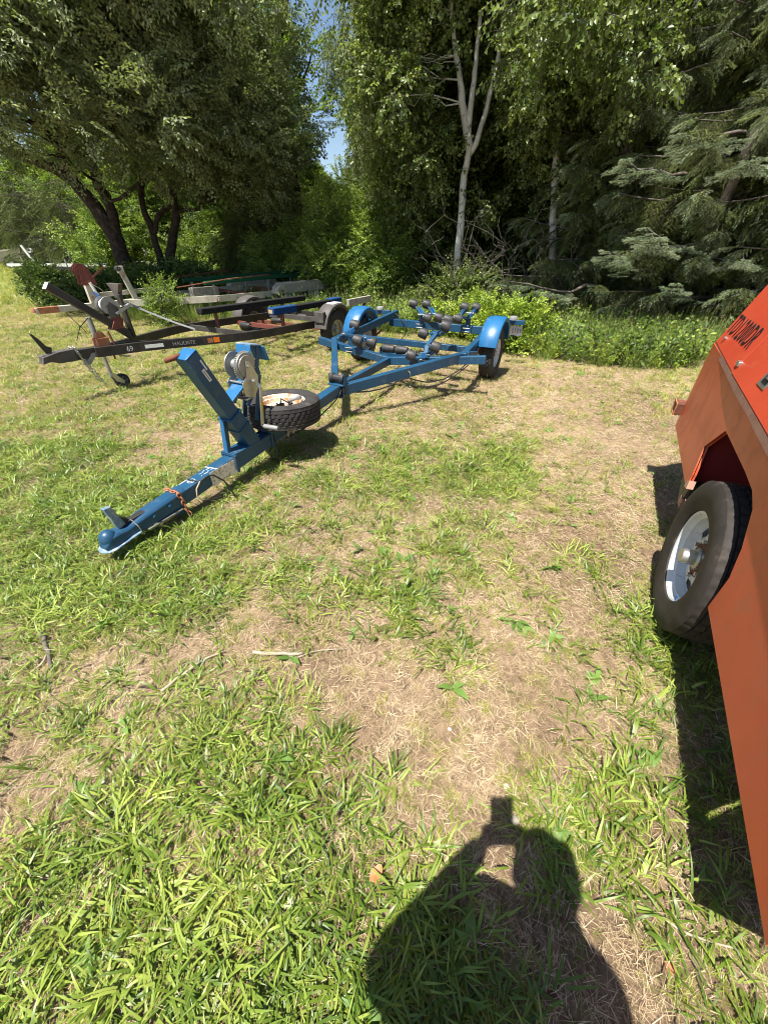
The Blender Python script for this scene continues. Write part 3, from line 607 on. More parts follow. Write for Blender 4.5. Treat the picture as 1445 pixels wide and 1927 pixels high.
# foot plates of the post and wrap round clamps
MB().box((0.955, -0.062, cw(1.0, 0.001)), (1.36, 0.062, cw(1.2, 0.007))).build('foot_plate', blue, wp, bevel=0.002)
for s in (-1, 1): MB().prism([(0.955, cw(0.95, 0.005)), (1.36, cw(1.36, 0.006)), (1.36, cw(1.36, -0.10)), (0.955, cw(.955, -0.10))], (0, 0.006 * s, 0), origin=(0, s * 0.0485, 0)).build('side_plate', blue, wp, bevel=0.002)
for u in (0.965, 1.35):
    MB().beam((u, 0.070, cw(u, 0.010)), (u, -0.070, cw(u, 0.010)), 0.022, 0.012).build('clamp_strap', blue, wp, bevel=0.003)
    for s in (-1, 1): MB().box((u - 0.011, s * 0.061 - 0.006, cw(u, -0.115)), (u + 0.011, s * 0.061 + 0.006, cw(u, 0.02))).build('clamp_strap', blue, wp, bevel=0.003)
MB().tube([(0.99, -0.04, cw(1, 0.005)), (0.99, -0.04, cw(1, 0.028))], 0.009, 6).build('clamp_bolt', M['steel'], wp)
s0 = post_lo + pd * 0.30 - fr * 0.062
MB().beam(Vector((0.968, 0.02, cw(0.97, 0.0))), Vector((s0.x, 0.02, s0.z)), 0.052, 0.008, up=(1, 0, 0)).build('front_strut', M['blue_bright'], wp, bevel=0.002)
MB().beam(Vector((0.968, -0.004, cw(0.97, 0.0))), Vector((s0.x, -0.004, s0.z)), 0.006, 0.030, up=(1, 0, 0)).build('strut_flange', blue, wp)
ey = fr; ex = -pd
c0 = post_hi - pd * 0.085
MB().beam(post_hi - pd * 0.055 + Vector((0, -0.0530, 0)) + fr * 0.028, post_hi - pd * 0.125 + Vector((0, -0.0530, 0)) + fr * 0.028, 0.0012, 0.011, up=fr).build('white_label', M['white_print'], wp)
MB().beam(post_hi - pd * 0.105 + Vector((0, -0.0530, 0)) + fr * 0.004, post_hi - pd * 0.190 + Vector((0, -0.0530, 0)) + fr * 0.004, 0.0012, 0.022, up=fr).build('white_label', M['white_print'], wp)
MB().beam(post_hi - pd * 0.115 + Vector((0, -0.0540, 0)) + fr * 0.004, post_hi - pd * 0.180 + Vector((0, -0.0540, 0)) + fr * 0.004, 0.001, 0.008, up=fr).build('label_print', M['grey_print'], wp)
# winch on a bracket behind the post
wn = bpy.data.objects.new('winch', None); COL.objects.link(wn); wn.parent = bt
wb = post_lo + pd * 0.36 + fr * 0.055
MB().prism([(-0.02, 0.0), (0.15, 0.10), (0.15, 0.112), (-0.02, 0.025)], (0, 0.11, 0), origin=wb + Vector((0, -0.055, 0)), ax=(1, 0, 0), ay=(0, 0, 1)).build('winch_base', M['blue_bright'], wn, bevel=0.002)
WC = Vector((1.235, 0, 0.80)); AXL = Vector((1.245, 0, 0.705))
def side_plate(y, th=0.004):
    poly = [(1.155, 0.70), (1.205, 0.745), (1.225, 0.835), (1.255, 0.835), (1.315, 0.72), (1.295, 0.64), (1.245, 0.585), (1.165, 0.615)]
    return MB().prism(poly, (0, th, 0), origin=(0, y, 0)).build('winch_side_plate', M['steel'], wn, bevel=0.0015)
side_plate(-0.072); side_plate(0.066)
MB().box((1.165, -0.07, 0.588), (1.26, 0.07, 0.594)).build('winch_floor_plate', M['steel'], wn)
MB().lathe([(-0.060, 0.006), (-0.060, 0.088), (-0.056, 0.090), (-0.052, 0.088), (-0.050, 0.040), (0.028, 0.036), (0.046, 0.040), (0.048, 0.086), (0.052, 0.088), (0.054, 0.006)], WC, (0, 1, 0), 36).build('winch_drum', M['steel_dull'], wn, smooth='auto')
def gear(c, r, y, th, n, name):
    poly = []
    for k in range(n):
        for da, rr in ((0.0, r * 0.93), (0.22, r * 0.93), (0.35, r), (0.65, r), (0.78, r * 0.93)): a = 2 * math.pi * (k + da) / n; poly.append((c.x + math.cos(a) * rr, c.z + math.sin(a) * rr))
    return MB().prism(poly, (0, th, 0), origin=(0, y, 0)).build(name, M['steel'], wn)
gear(WC, 0.098, -0.054, 0.014, 44, 'winch_gear'); gear(AXL, 0.026, -0.056, 0.016, 12, 'pinion_gear')
MB().lathe([(-0.066, 0.070), (-0.062, 0.072), (-0.058, 0.070), (-0.058, 0.01), (-0.066, 0.01)], WC, (0, 1, 0), 32, close=True).build('gear_face', M['steel_dull'], wn, smooth='auto')
MB().tube([(WC.x, -0.085, WC.z), (WC.x, 0.078, WC.z)], 0.009, 10).build('drum_bolt', M['steel'], wn)
MB().tube([(AXL.x, -0.105, AXL.z), (AXL.x, 0.078, AXL.z)], 0.010, 12).build('drive_shaft', M['steel'], wn)
MB().tube([(1.185, -0.07, 0.70), (1.185, 0.07, 0.70)], 0.008, 10).build('spacer_rod', M['steel'], wn)
MB().tube([(1.19, -0.07, 0.665), (1.19, 0.07, 0.665)], 0.006, 10).build('spacer_rod', M['steel'], wn)
MB().tube([(AXL.x, -0.098, AXL.z), (AXL.x, -0.110, AXL.z)], 0.017, 6).build('handle_nut', M['steel'], wn)
MB().lathe([(0, 0.028), (0.004, 0.028)], (1.20, 0.0, 0.600), (0, 0, 1), 20).build('strap_end', M['white_metal'], wn)
MB().tube([(1.20, 0, 0.60), (1.205, 0, 0.66)], 0.005, 6).build('strap_pin', M['red_lens'], wn)
h0 = Vector((AXL.x, -0.100, AXL.z)); h1 = Vector((1.27, -0.118, 0.655)); h2 = Vector((1.215, -0.125, 0.395))
hm = MB().beam(h0, h1, 0.007, 0.030, up=(1, 0, 0.3)); hm.beam(h1, h2, 0.007, 0.028, up=(1, 0, 0)); hm.build('crank_arm', M['steel'], wn, bevel=0.002)
hy = h1.lerp(h2, 0.35); MB().beam(hy + Vector((0, -0.0042, 0)), h1.lerp(h2, 0.62) + Vector((0, -0.0042, 0)), 0.001, 0.020, up=(1, 0, 0)).build('yellow_label', M['yellow_print'], wn)
MB().tube([h2 + Vector((0, 0.005, 0.0)), h2 + Vector((0.0, -0.022, 0.0))], 0.006, 8).build('crank_pin', M['steel'], wn)
MB().lathe([(0, 0.014), (0.006, 0.017), (0.11, 0.0165), (0.118, 0.012), (0.119, 0.001)], h2 + Vector((0.0, -0.012, 0)), (0.12, -1, 0.0), 16).build('crank_grip', M['grey_plastic'], wn, smooth='auto')
# bow stop: bent flat bars rising behind the winch with a bracket on top
bs = bpy.data.objects.new('bow_stop', None); COL.objects.link(bs); bs.parent = bt
for s in (-1, 1):
    pts = [Vector((1.235, s * 0.058, 0.42)), Vector((1.335, s * 0.060, 0.72)), Vector((1.325, s * 0.060, 0.775)), Vector((1.375, s * 0.060, 0.90))]
    m = MB()
    for i in range(3): m.beam(pts[i], pts[i + 1], 0.008, 0.036, up=(1, 0, 0))
    m.build('stop_bar', blue, bs, bevel=0.002)
    MB().beam(Vector((1.17, s * 0.066, 0.55)), Vector((1.31, s * 0.066, 0.68)), 0.006, 0.03, up=(1, 0, 0)).build('stop_brace', blue, bs)
MB().beam((1.30, 0, 0.925), (1.40, 0, 0.905), 0.13, 0.010).build('stop_cap', M['blue_worn'], bs, bevel=0.003)
MB().beam((1.30, 0, 0.92), (1.285, 0, 0.86), 0.13, 0.008, up=(1, 0, 0)).build('stop_cap_front', M['blue_bright'], bs, bevel=0.003)
MB().beam((1.40, -0.02, 0.90), (1.43, -0.02, 0.80), 0.14, 0.008, up=(1, 0, 0.3)).build('stop_plate', M['blue_bright'], bs, bevel=0.003)
# spare wheel bolted flat beside the tongue
sw = wheel(bt, (1.575, -0.01, 0.385), 0.305, 0.182, 0.185, out=1, rim_mat='rim_cream', tilt=(R(90) - R(1), R(3), 0), name='spare_wheel', hub=False, label='spare wheel lying flat, with a rusty cream rim')
MB().box((1.50, -0.09, 0.285), (1.65, 0.09, 0.297)).build('spare_carrier', blue, bt, bevel=0.003)
for x in (1.54, 1.61): MB().tube([(x, -0.06, 0.30), (x, -0.06, 0.17)], 0.008, 8).build('carrier_bolt', M['steel_dull'], bt)
MB().tube([(1.575, -0.01, 0.29), (1.575, -0.01, 0.43)], 0.02, 8).build('carrier_stud', M['rust'], bt)
def sag(a, b_, dip, n=12, wob=0.0, seed=0):
    r_ = random.Random(seed); a = Vector(a); b_ = Vector(b_)
    return [a.lerp(b_, i / n) - Vector((0, 0, dip * 4 * (i / n) * (1 - i / n))) + Vector((r_.uniform(-1, 1), r_.uniform(-1, 1), r_.uniform(-1, 1))) * wob for i in range(n + 1)]
cab = [(1.43 + 0.022 * i, -0.06 - 0.05 * math.sin(i * 1.1), 0.425 + 0.025 * math.cos(i * 1.7)) for i in range(12)]
MB().tube(cab, 0.007, 6).build('cable_bundle', M['cable'], bt, smooth=True)
MB().tube([(1.42 + 0.026 * i, -0.02 - 0.04 * math.cos(i * 1.4), 0.43 + 0.025 * math.sin(i * 2)) for i in range(10)], 0.006, 6).build('cable_bundle', M['cable'], bt, smooth=True)
MB().tube([(1.62, -0.05, 0.44), (1.66, -0.09, 0.462), (1.70, -0.11, 0.455)], [0.012, 0.02, 0.018], 8).build('wiring_plug', M['grey_plastic'], bt, smooth=True)
# wiring along the frame
MB().tube([(0.62, 0.03, cw(.62, 0.004)), (0.63, -0.03, cw(.62, 0.006)), (0.645, -0.055, cw(.64, -0.005)), (0.69, -0.065, cw(.64, 0.012)), (0.74, -0.075, cw(.64, 0.004)), (0.79, -0.10, 0.15), (0.80, -0.13, 0.09), (0.80, -0.16, 0.03)], 0.0055, 8).build('wiring', M['cable'], bt, smooth=True)
MB().tube([(0.645, -0.055, cw(.64, -0.002)), (0.60, -0.062, cw(.6, -0.03)), (0.585, -0.066, cw(.6, -0.075)), (0.61, -0.075, 0.09), (0.65, -0.085, 0.07)], 0.0045, 6).build('wiring', M['cable_tan'], bt, smooth=True)
MB().tube([(0.61, -0.075, 0.09), (0.65, -0.09, 0.07), (0.70, -0.10, 0.065), (0.73, -0.12, 0.05)], 0.005, 6).build('wiring', M['cable'], bt, smooth=True)
MB().tube([(2.30, 0.0, 0.25), (2.34, -0.05, 0.27), (2.40, -0.06, 0.34)] + sag((2.42, -0.07, 0.30), (2.98, -0.42, 0.31), 0.06, 10, 0.004) + sag((3.05, -0.47, 0.315), (3.70, -0.88, 0.355), 0.11, 10, 0.004, 2) + [(4.0, -0.90, 0.40), (4.3, -0.86, 0.43)], 0.007, 8).build('wiring', M['cable'], bt, smooth=True)
MB().tube(sag((2.95, -0.40, 0.30), (3.72, -0.90, 0.34), 0.14, 14, 0.003, 5), 0.006, 8).build('wiring', M['cable'], bt, smooth=True)
MB().tube(sag((1.5, -0.055, 0.17), (2.34, -0.052, 0.27), 0.05, 10, 0.003, 4), 0.006, 8).build('wiring', M['cable'], bt, smooth=True)
MB().tube([(1.37, -0.058, 0.25), (1.37, -0.07, 0.18), (1.36, -0.08, 0.10), (1.33, -0.10, 0.03)], 0.006, 8).build('wiring', M['cable'], bt, smooth=True)
MB().tube(sag((5.2, 0.74, 0.58), (5.15, 0.50, 0.36), -0.03, 8) + sag((5.15, 0.50, 0.36), (4.2, 0.3, 0.36), 0.05, 6), 0.006, 6).build('wiring', M['cable'], bt, smooth=True)
MB().tube([(3.05, -0.435, 0.40), (3.06, -0.475, 0.36), (3.08, -0.48, 0.29)], 0.004, 6).build('cable_tie', M['cable_tan'], bt)

# ------------------------------------------------------------------ the black bunk trailer behind it
def box_trailer(name, label, loc, az, w0, sl): 
    t_ = thing(name, label, 'boat trailer', (loc[0], loc[1], 0), R(90 - az)); return t_, (lambda u, v, dz=0: Vector((u, -v, w0 + sl * u + dz)))
kt, K = box_trailer('boat_trailer', 'black bunk boat trailer numbered 69 on a swivel jack wheel', (-3.52, 4.14), 30.7, 0.535, -0.030)
bk = M['black_paint']
MB().beam(K(0.12, 0), K(0.95, 0), 0.085, 0.10, top=True).build('tongue', bk, kt, bevel=0.005)
def bent(K, path, w, h, name, mat, parent):
    m = MB()
    for i in range(len(path) - 1): m.beam(K(*path[i]), K(*path[i + 1]), w, h, top=True)
    return m.build(name, mat, parent)
near_path = [(0.50, 0.055), (0.95, 0.145), (1.5, 0.36), (2.0, 0.555), (2.25, 0.625), (2.6, 0.655), (3.2, 0.66), (4.5, 0.66)]
far_path = [(0.70, -0.06), (1.2, -0.28), (1.7, -0.50), (2.0, -0.60), (2.2, -0.64), (2.6, -0.655), (3.2, -0.66), (4.5, -0.66)]
bent(K, near_path, 0.05, 0.10, 'side_rail', bk, kt); bent(K, far_path, 0.05, 0.10, 'side_rail', bk, kt)
MB().beam(K(0.9, -0.08, -.01), K(1.75, 0.40, -.02), 0.05, 0.06, top=True).build('front_brace', bk, kt)
# coupler and latch
MB().lathe([(-0.035, 0.034), (0.0, 0.036), (0.02, 0.030), (0.032, 0.014), (0.034, 0.001)], K(0.02, 0, -0.03), (0, 0, 1), 20).build('ball_socket', M['black_dull'], kt, smooth='auto')
MB().prism([(-0.02, -0.085), (0.0, -0.02), (0.16, 0.006), (0.30, 0.006), (0.30, -0.11), (0.14, -0.105), (0.05, -0.075)], (0, 0.10, 0), origin=(0, -0.05, 0.535)).build('coupler_channel', M['black_dull'], kt, bevel=0.004)
MB().prism([(0.06, 0.0), (0.11, 0.0), (0.13, 0.05), (0.09, 0.07), (0.06, 0.13), (0.015, 0.20), (0.0, 0.195), (0.035, 0.08)], (0, 0.02, 0), origin=(0, -0.01, 0.535)).build('latch_lever', bk, kt, bevel=0.002)
# jack with wheel
jk = bpy.data.objects.new('tongue_jack', None); COL.objects.link(jk); jk.parent = kt; jk.location = (0.62, 0.072, 0)
MB().tube([(0, 0, 0.50), (0, 0, 0.80)], 0.028, 16).build('jack_sleeve', M['steel_dull'], jk, smooth='auto')
MB().tube([(0, 0, 0.16), (0, 0, 0.60)], 0.021, 16).build('jack_tube', M['steel_dull'], jk, smooth='auto')
MB().box((-0.07, -0.128, 0.46), (0.07, -0.02, 0.60)).build('jack_clamp', M['rust_orange'], jk, bevel=0.004)
MB().prism([(-0.06, 0.60), (0.06, 0.60), (0.03, 0.66), (-0.03, 0.66)], (0, 0.06, 0), origin=(0, -0.12, 0)).build('clamp_gusset', M['rust_orange'], jk, bevel=0.003)
MB().beam((0.08, -0.135, 0.66), (0.12, -0.135, 0.38), 0.03, 0.012, up=(1, 0, 0)).build('swivel_plate', M['rust_red'], jk, bevel=0.002)
MB().beam((0.05, -0.14, 0.50), (0.05, -0.14, 0.37), 0.02, 0.012, up=(1, 0, 0)).build('swivel_pin_holder', M['rust_red'], jk)
MB().tube([(0.11, -0.15, 0.40), (0.17, -0.16, 0.375), (0.22, -0.16, 0.37)], 0.009, 8).build('swivel_pin', M['steel_dull'], jk)
for s in (-1, 1): MB().prism([(-0.022, 0.20), (0.022, 0.20), (0.115, 0.085), (0.095, 0.055), (0.02, 0.10)], (0, 0.005, 0), origin=(0, s * 0.034 - 0.0025, 0)).build('wheel_fork', M['steel'], jk, bevel=0.001)
cw_ = bpy.data.objects.new('jack_wheel', None); cw_.parent = kt; COL.objects.link(cw_); cw_.location = (0.72, 0.072, 0.085)
MB().lathe([(-0.024, 0.060), (-0.026, 0.078), (-0.015, 0.085), (0.015, 0.085), (0.026, 0.078), (0.024, 0.060)], (0, 0, 0), (0, 1, 0), 28).build('tyre', M['rubber'], cw_, smooth='auto')
MB().lathe([(-0.020, 0.062), (-0.014, 0.052), (-0.008, 0.05), (-0.008, 0.018), (-0.024, 0.016), (-0.024, 0.001)], (0, 0, 0), (0, 1, 0), 24).build('rim', M['black_dull'], cw_, smooth='auto')
for k in range(5):
    a = 2 * math.pi * k / 5; MB().beam((math.cos(a) * 0.015, -0.014, math.sin(a) * 0.015), (math.cos(a) * 0.058, -0.014, math.sin(a) * 0.058), 0.012, 0.006).build('spoke', M['grey_plastic'], cw_)
# leaning winch post with a cap, V stand, winch, strap
P0 = Vector((0.98, 0, 0.56)); P1 = Vector((0.33, 0.02, 1.125)); pdk = (P1 - P0).normalized()
MB().beam(P0, P1, 0.075, 0.075, up=(1, 0, 1)).build('winch_post', bk, kt, bevel=0.005)
MB().beam(P1, P1 + pdk * 0.005, 0.074, 0.074, up=(1, 0, 1)).build('post_end_cap', M['white_metal'], kt, bevel=0.002)
for s in (-1, 1):
    MB().beam((0.99, s * 0.035, 0.55), (0.99 + s * 0.02, s * 0.05, 1.00), 0.045, 0.03, up=(1, 0, 0)).build('stand_upright', bk, kt, bevel=0.003)
MB().prism([(-0.12, 0.10), (0.12, 0.10), (0.085, 0.055), (0.045, 0.0), (0.045, -0.04), (-0.045, -0.04), (-0.045, 0.0), (-0.085, 0.055)], (0.05, 0, 0), origin=(0.965, 0, 1.00), ax=(0, 1, 0), ay=(0, 0, 1)).build('v_stop', M['black_dull'], kt, bevel=0.003)
MB().prism([(0.76, 0.66), (0.90, 0.66), (0.93, 0.76), (0.86, 0.80)], (0, 0.09, 0), origin=(0, -0.045, 0)).build('winch_bracket', M['rust_red'], kt, bevel=0.003)
kw = bpy.data.objects.new('winch', None); COL.objects.link(kw); kw.parent = kt
MB().lathe([(-0.058, 0.006), (-0.058, 0.088), (-0.052, 0.090), (-0.048, 0.04), (0.045, 0.04), (0.048, 0.088), (0.054, 0.088), (0.056, 0.006)], (0.82, 0, 0.90), (0, 1, 0), 32).build('winch_drum', M['steel_dull'], kw, smooth='auto')
MB().lathe([(-0.035, 0.062), (0.035, 0.062)], (0.82, 0, 0.90), (0, 1, 0), 24).build('wound_strap', M['white_metal'], kw, smooth=True)
for s in (-1, 1): MB().prism([(0.78, 0.78), (0.90, 0.78), (0.90, 0.88), (0.83, 0.94), (0.79, 0.90)], (0, 0.004, 0), origin=(0, s * 0.066 - 0.002, 0)).build('winch_side_plate', M['black_dull'], kw)
MB().tube([(0.86, -0.10, 0.82), (0.86, 0.08, 0.82)], 0.01, 8).build('drive_shaft', M['steel'], kw)
MB().beam((0.86, -0.09, 0.82), (1.04, -0.12, 0.90), 0.006, 0.028, up=(0, 0, 1)).build('crank_arm', M['steel_dull'], kw)
sm = MB(); sp_ = [Vector((0.95, -0.03, 0.88)), Vector((1.02, -0.09, 0.905)), Vector((1.20, -0.16, 0.79)), Vector((1.42, -0.27, 0.66)), Vector((1.60, -0.35, 0.57))]
for i in range(4): sm.beam(sp_[i], sp_[i + 1], 0.045, 0.003, up=(0.2, -0.6, 1))
sm.build('winch_strap', M['grey_plastic'], kt)
MB().tube([(0.40, 0.03, 0.60), (0.48, 0.03, 0.72), (0.60, 0.03, 0.80)], 0.004, 6).build('wiring', M['cable'], kt)
# chains at the tongue, step bracket below
chain([(0.30, 0.05, 0.545), (0.32, -0.05, 0.555), (0.33, -0.056, 0.47), (0.36, -0.06, 0.40), (0.40, -0.07, 0.30), (0.44, -0.08, 0.18), (0.47, -0.09, 0.10)], 0.036, 0.004, 'chain_link', M['steel'], kt)
chain([(0.33, -0.056, 0.50), (0.36, -0.02, 0.40), (0.40, -0.03, 0.26), (0.43, -0.04, 0.17)], 0.036, 0.004, 'chain_link', M['steel'], kt)
MB().prism([(0.36, 0.42), (0.41, 0.42), (0.50, 0.50), (0.50, 0.53), (0.46, 0.53), (0.38, 0.45)], (0, 0.07, 0), origin=(0, -0.045, -0.06)).build('tongue_bracket', M['grey_plastic'], kt)
# writing and stickers on the near rail: along the first rail section
ra, rb_ = K(0.95, 0.145 + 0.0265), K(1.5, 0.36 + 0.0265); rd = (rb_ - ra).normalized(); ru = Vector((0, 0, 1)); rn = rd.cross(ru).normalized()
if rn.y > 0: rn = -rn
def on_rail(u):   # point on the outer face of the near rail, mid height
    pts = [(a, b_) for a, b_ in near_path]
    for i in range(len(pts) - 1):
        if u <= pts[i + 1][0]:
            k = (u - pts[i][0]) / (pts[i + 1][0] - pts[i][0]); a = K(*pts[i]).lerp(K(*pts[i + 1]), k)
            d = (K(*pts[i + 1]) - K(*pts[i])).normalized(); n_ = Vector((d.y, -d.x, 0)).normalized()
            if n_.y > 0: n_ = -n_
            return a + n_ * 0.0262 - Vector((0, 0, 0.05)), d, n_
def rail_label(u0, u1, h, mat, name, dz=0):
    a, d, n_ = on_rail(u0); c, d2, _ = on_rail(u1 if u1 <= 2 else 2)
    return MB().beam(a + n_ * 0.001 + Vector((0, 0, dz)), a + n_ * 0.001 + Vector((0, 0, dz)) + d * (u1 - u0) * 1.07, 0.0015, h, up=(0, 0, 1)).build(name, mat, kt)
a, d, n_ = on_rail(0.80); text('number', '69', 0.080, M['white_print'], kt, a + n_ * 0.002 - Vector((0, 0, 0.028)), d, (0, 0, 1), sx=0.9)
rail_label(1.00, 1.19, 0.040, M['white_print'], 'white_sticker')
rail_label(1.21, 1.62, 0.062, M['black_print'], 'name_plate')
a, d, n_ = on_rail(1.285); text('plate_lettering', 'HAULRITE', 0.058, M['grey_print'], kt, a + n_ * 0.003 - Vector((0, 0, 0.020)), d, (0, 0, 1), sx=1.02)
rail_label(1.68, 1.74, 0.055, M['rust_orange'], 'old_sticker')
rail_label(1.75, 1.82, 0.060, M['orange_lens'], 'side_reflector')
a, d, n_ = on_rail(1.17); MB().lathe([(-0.004, 0.022), (0.004, 0.022), (0.004, 0.014), (-0.004, 0.014)], a + Vector((0, 0, -0.075)), n_, 14, close=True).build('tie_ring', bk, kt)
# cross members, keel rollers, bunks on posts
MB().beam(K(2.20, -0.64, -.01), K(2.75, -0.05, -.12), 0.05, 0.07, top=True).build('cross_member', M['black_dull'], kt)
MB().beam(K(2.75, -0.06, -.12), K(2.75, 0.64, -.02), 0.05, 0.07, top=True).build('cross_member', M['black_dull'], kt)
MB().beam(K(3.15, -0.64, -.06), K(3.15, 0.64, -.06), 0.05, 0.06, top=True).build('cross_member', M['rust_red'], kt)
MB().beam(K(3.9, -0.64, -.0), K(4.05, 0.64, -.02), 0.05, 0.07, top=True).build('cross_member', M['black_dull'], kt)
MB().beam(K(4.45, -0.68, 0), K(4.45, 0.68, 0), 0.06, 0.08, top=True).build('cross_member', bk, kt)
for (u, v) in ((2.75, -0.02), (3.40, 0.0), (4.05, 0.0)): roller(kt, K(u, v, -0.03), (0, 1, 0), 0.19, 0.038, 'keel_roller')
def bunk(K, parent, u0, u1, v, dz, mat, blue_from=None):
    p0 = K(u0, v, dz); p1 = K(u1, v, dz + 0.03)
    MB().beam(p0, p1, 0.12, 0.085).build('bunk', mat, parent, bevel=0.012)
    for q in (0.12, 0.75):
        p = p0.lerp(p1, q); MB().beam(p, Vector((p.x, p.y, K(p.x, 0, -0.09).z)), 0.06, 0.02, up=(1, 0, 0)).build('bunk_post', M['rust_red'], parent)
bunk(K, kt, 2.28, 4.60, -0.42, 0.17, M['carpet_black'])
bunk(K, kt, 2.95, 4.45, 0.40, 0.17, M['carpet_black'])
q0 = K(2.90, 0.40, 0.172); MB().beam(q0, K(3.42, 0.40, 0.178), 0.135, 0.10).build('bunk_cover', M['carpet_blue'], kt, bevel=0.012)
MB().beam(q0 + Vector((-0.004, 0, 0)), q0, 0.08, 0.05).build('board_end', M['wood_end'], kt)
MB().beam(K(4.32, 0.40, 0.205), K(4.62, 0.40, 0.21), 0.135, 0.10).build('bunk_cover', M['carpet_blue'], kt, bevel=0.01)
MB().beam(K(4.25, 0.86, 0.22), K(4.95, 0.86, 0.24), 0.05, 0.10).build('guide_board', M['wood_grey'], kt, bevel=0.004)
MB().beam(K(4.8, 0.86, 0.2), K(4.5, 0.8, -0.1), 0.03, 0.03).build('guide_post', bk, kt)
for s in (1, -1):
    wheel(kt, (3.74, s * 0.93, 0.29), 0.29, 0.155, 0.165, out=s, rim_mat='steel_dull')
    fender(kt, (3.74, s * 0.93, 0.31), 0.36, 0.23, M['black_dull'], a0=10, a1=172)
MB().beam((3.74, 0.9, 0.29), (3.74, -0.9, 0.29), 0.05, 0.05).build('axle', M['rust'], kt)
MB().box((3.64, -1.03, 0.672), (3.84, -0.88, 0.690)).build('fender_patch', M['white_metal'], kt, bevel=0.004)
MB().box((3.36, -1.02, 0.44), (3.44, -0.84, 0.60)).build('fender_step', M['black_dull'], kt, bevel=0.012)

# ------------------------------------------------------------------ the weathered cream trailer behind
ct, Cc = box_trailer('boat_trailer', 'weathered cream tandem boat trailer with a rusty red winch and green bunks', (-6.25, 7.72), 42, 0.50, 0.004)
cm = M['cream']
MB().beam(Cc(0, 0), Cc(2.2, 0), 0.085, 0.10, top=True).build('tongue', cm, ct, bevel=0.004)
MB().beam(Cc(0.04, 0, 0.001), Cc(0.35, 0, 0.001), 0.09, 0.101, top=True).build('rusty_tongue_end', M['rust_orange'], ct)
MB().lathe([(-0.05, 0.04), (0.0, 0.04), (0.025, 0.025), (0.03, 0.001)], Cc(-0.02, 0, -0.02), (0, 0, 1), 16).build('ball_socket', M['rust_orange'], ct, smooth='auto')
pn = [(1.55, 0.05), (2.2, 0.36), (2.7, 0.62), (3.1, 0.78), (3.5, 0.85), (4.2, 0.87), (6.3, 0.87)]
for s in (1, -1): bent(Cc, [(u, s * v) for u, v in pn], 0.05, 0.12, 'side_rail', cm, ct)
bent(Cc, [(1.0, -0.06, .15), (2.2, -0.2, .16)], 0.05, 0.08, 'upper_tongue', cm, ct)
for u in (2.2, 3.1, 4.0, 4.9, 5.8, 6.25): MB().beam(Cc(u, -0.85 if u > 3 else -0.34, -.03), Cc(u, 0.85 if u > 3 else .34, -.03), 0.05, 0.06, top=True).build('cross_member', M['rust_red'] if u in (4.0, 4.9) else cm, ct)
for s in (1, -1):
    for u in (4.75, 5.5):
        wheel(ct, (u, s * 1.02, 0.33), 0.33, 0.18, 0.19, out=s, rim_mat='rim_white', tyre_mat='rubber')
    poly = [(4.36, 0.46), (4.42, 0.60), (4.54, 0.68), (5.70, 0.68), (5.82, 0.60), (5.88, 0.46)]
    MB().prism(poly, (0, s * 0.24, 0), origin=(0, s * 0.905, 0)).build('tandem_fender', M['wood_grey'], ct, bevel=0.02)  # cream fender coloured dull grey: the tree's shade is put into its colour
    MB().beam(Cc(3.0, s * 0.5, 0.22), Cc(6.3, s * 0.5, 0.26), 0.10, 0.07).build('bunk', M['carpet_green'], ct, bevel=0.01)
    for u in (3.2, 4.6, 6.0): MB().beam(Cc(u, s * 0.5, 0.2), Cc(u, s * 0.5, -0.08), 0.04, 0.04, up=(1, 0, 0)).build('bunk_post', M['steel_dull'], ct)
MB().tube([Cc(2.3, 0.72, 0.2), Cc(3.4, 0.88, 0.30), Cc(4.4, 0.9, 0.33)], 0.012, 6).build('guide_rod', M['rust'], ct)
MB().tube([Cc(2.3, -0.72, 0.2), Cc(3.4, -0.88, 0.30), Cc(4.4, -0.9, 0.33)], 0.012, 6).build('guide_rod', M['rust'], ct)
# its winch tower and mast
cwn = bpy.data.objects.new('winch', None); COL.objects.link(cwn); cwn.parent = ct
for y in (-0.09, 0.0, 0.09): MB().lathe([(-0.006, 0.02), (-0.006, 0.115), (0.006, 0.115), (0.006, 0.02)], (0.93, y, 1.03), (0, 1, 0), 28, close=True).build('winch_flange', M['rust_red'], cwn, smooth='auto')
MB().lathe([(-0.09, 0.045), (0.09, 0.045)], (0.93, 0, 1.03), (0, 1, 0), 16).build('winch_drum', M['rust_red'], cwn, smooth=True)
for s in (-1, 1): MB().prism([(0.84, 0.80), (1.10, 0.80), (1.06, 1.00), (0.98, 1.12), (0.90, 1.10)], (0, 0.008, 0), origin=(0, s * 0.115, 0)).build('winch_side_plate', M['rust_red'], cwn)
MB().beam((1.04, -0.14, 0.92), (1.30, -0.17, 1.09), 0.01, 0.03).build('crank_arm', M['rust_red'], cwn)
MB().tube([(1.30, -0.16, 1.09), (1.30, -0.28, 1.09)], 0.018, 8).build('crank_grip', M['grey_plastic'], cwn)
MB().box((0.90, -0.06, 0.50), (1.04, 0.06, 0.82)).build('winch_stand', cm, ct, bevel=0.004)
MB().tube([(0.98, -0.12, 0.84), (1.06, -0.14, 0.50)], 0.028, 12).build('jack_tube', M['white_metal'], ct, smooth='auto')
MB().tube([(1.01, -0.125, 0.70), (1.04, -0.135, 0.58)], 0.030, 12).build('blue_jack_label', M['blue_print'], ct, smooth='auto')
MB().tube([(1.0, -0.14, 0.82), (1.12, -0.16, 0.72), (1.18, -0.17, 0.56)], 0.008, 6).build('jack_crank', M['steel'], ct)
MB().beam((1.72, 0, 0.50), (1.62, 0, 0.98), 0.07, 0.09, up=(1, 0, 0)).build('bow_mast', cm, ct, bevel=0.004)
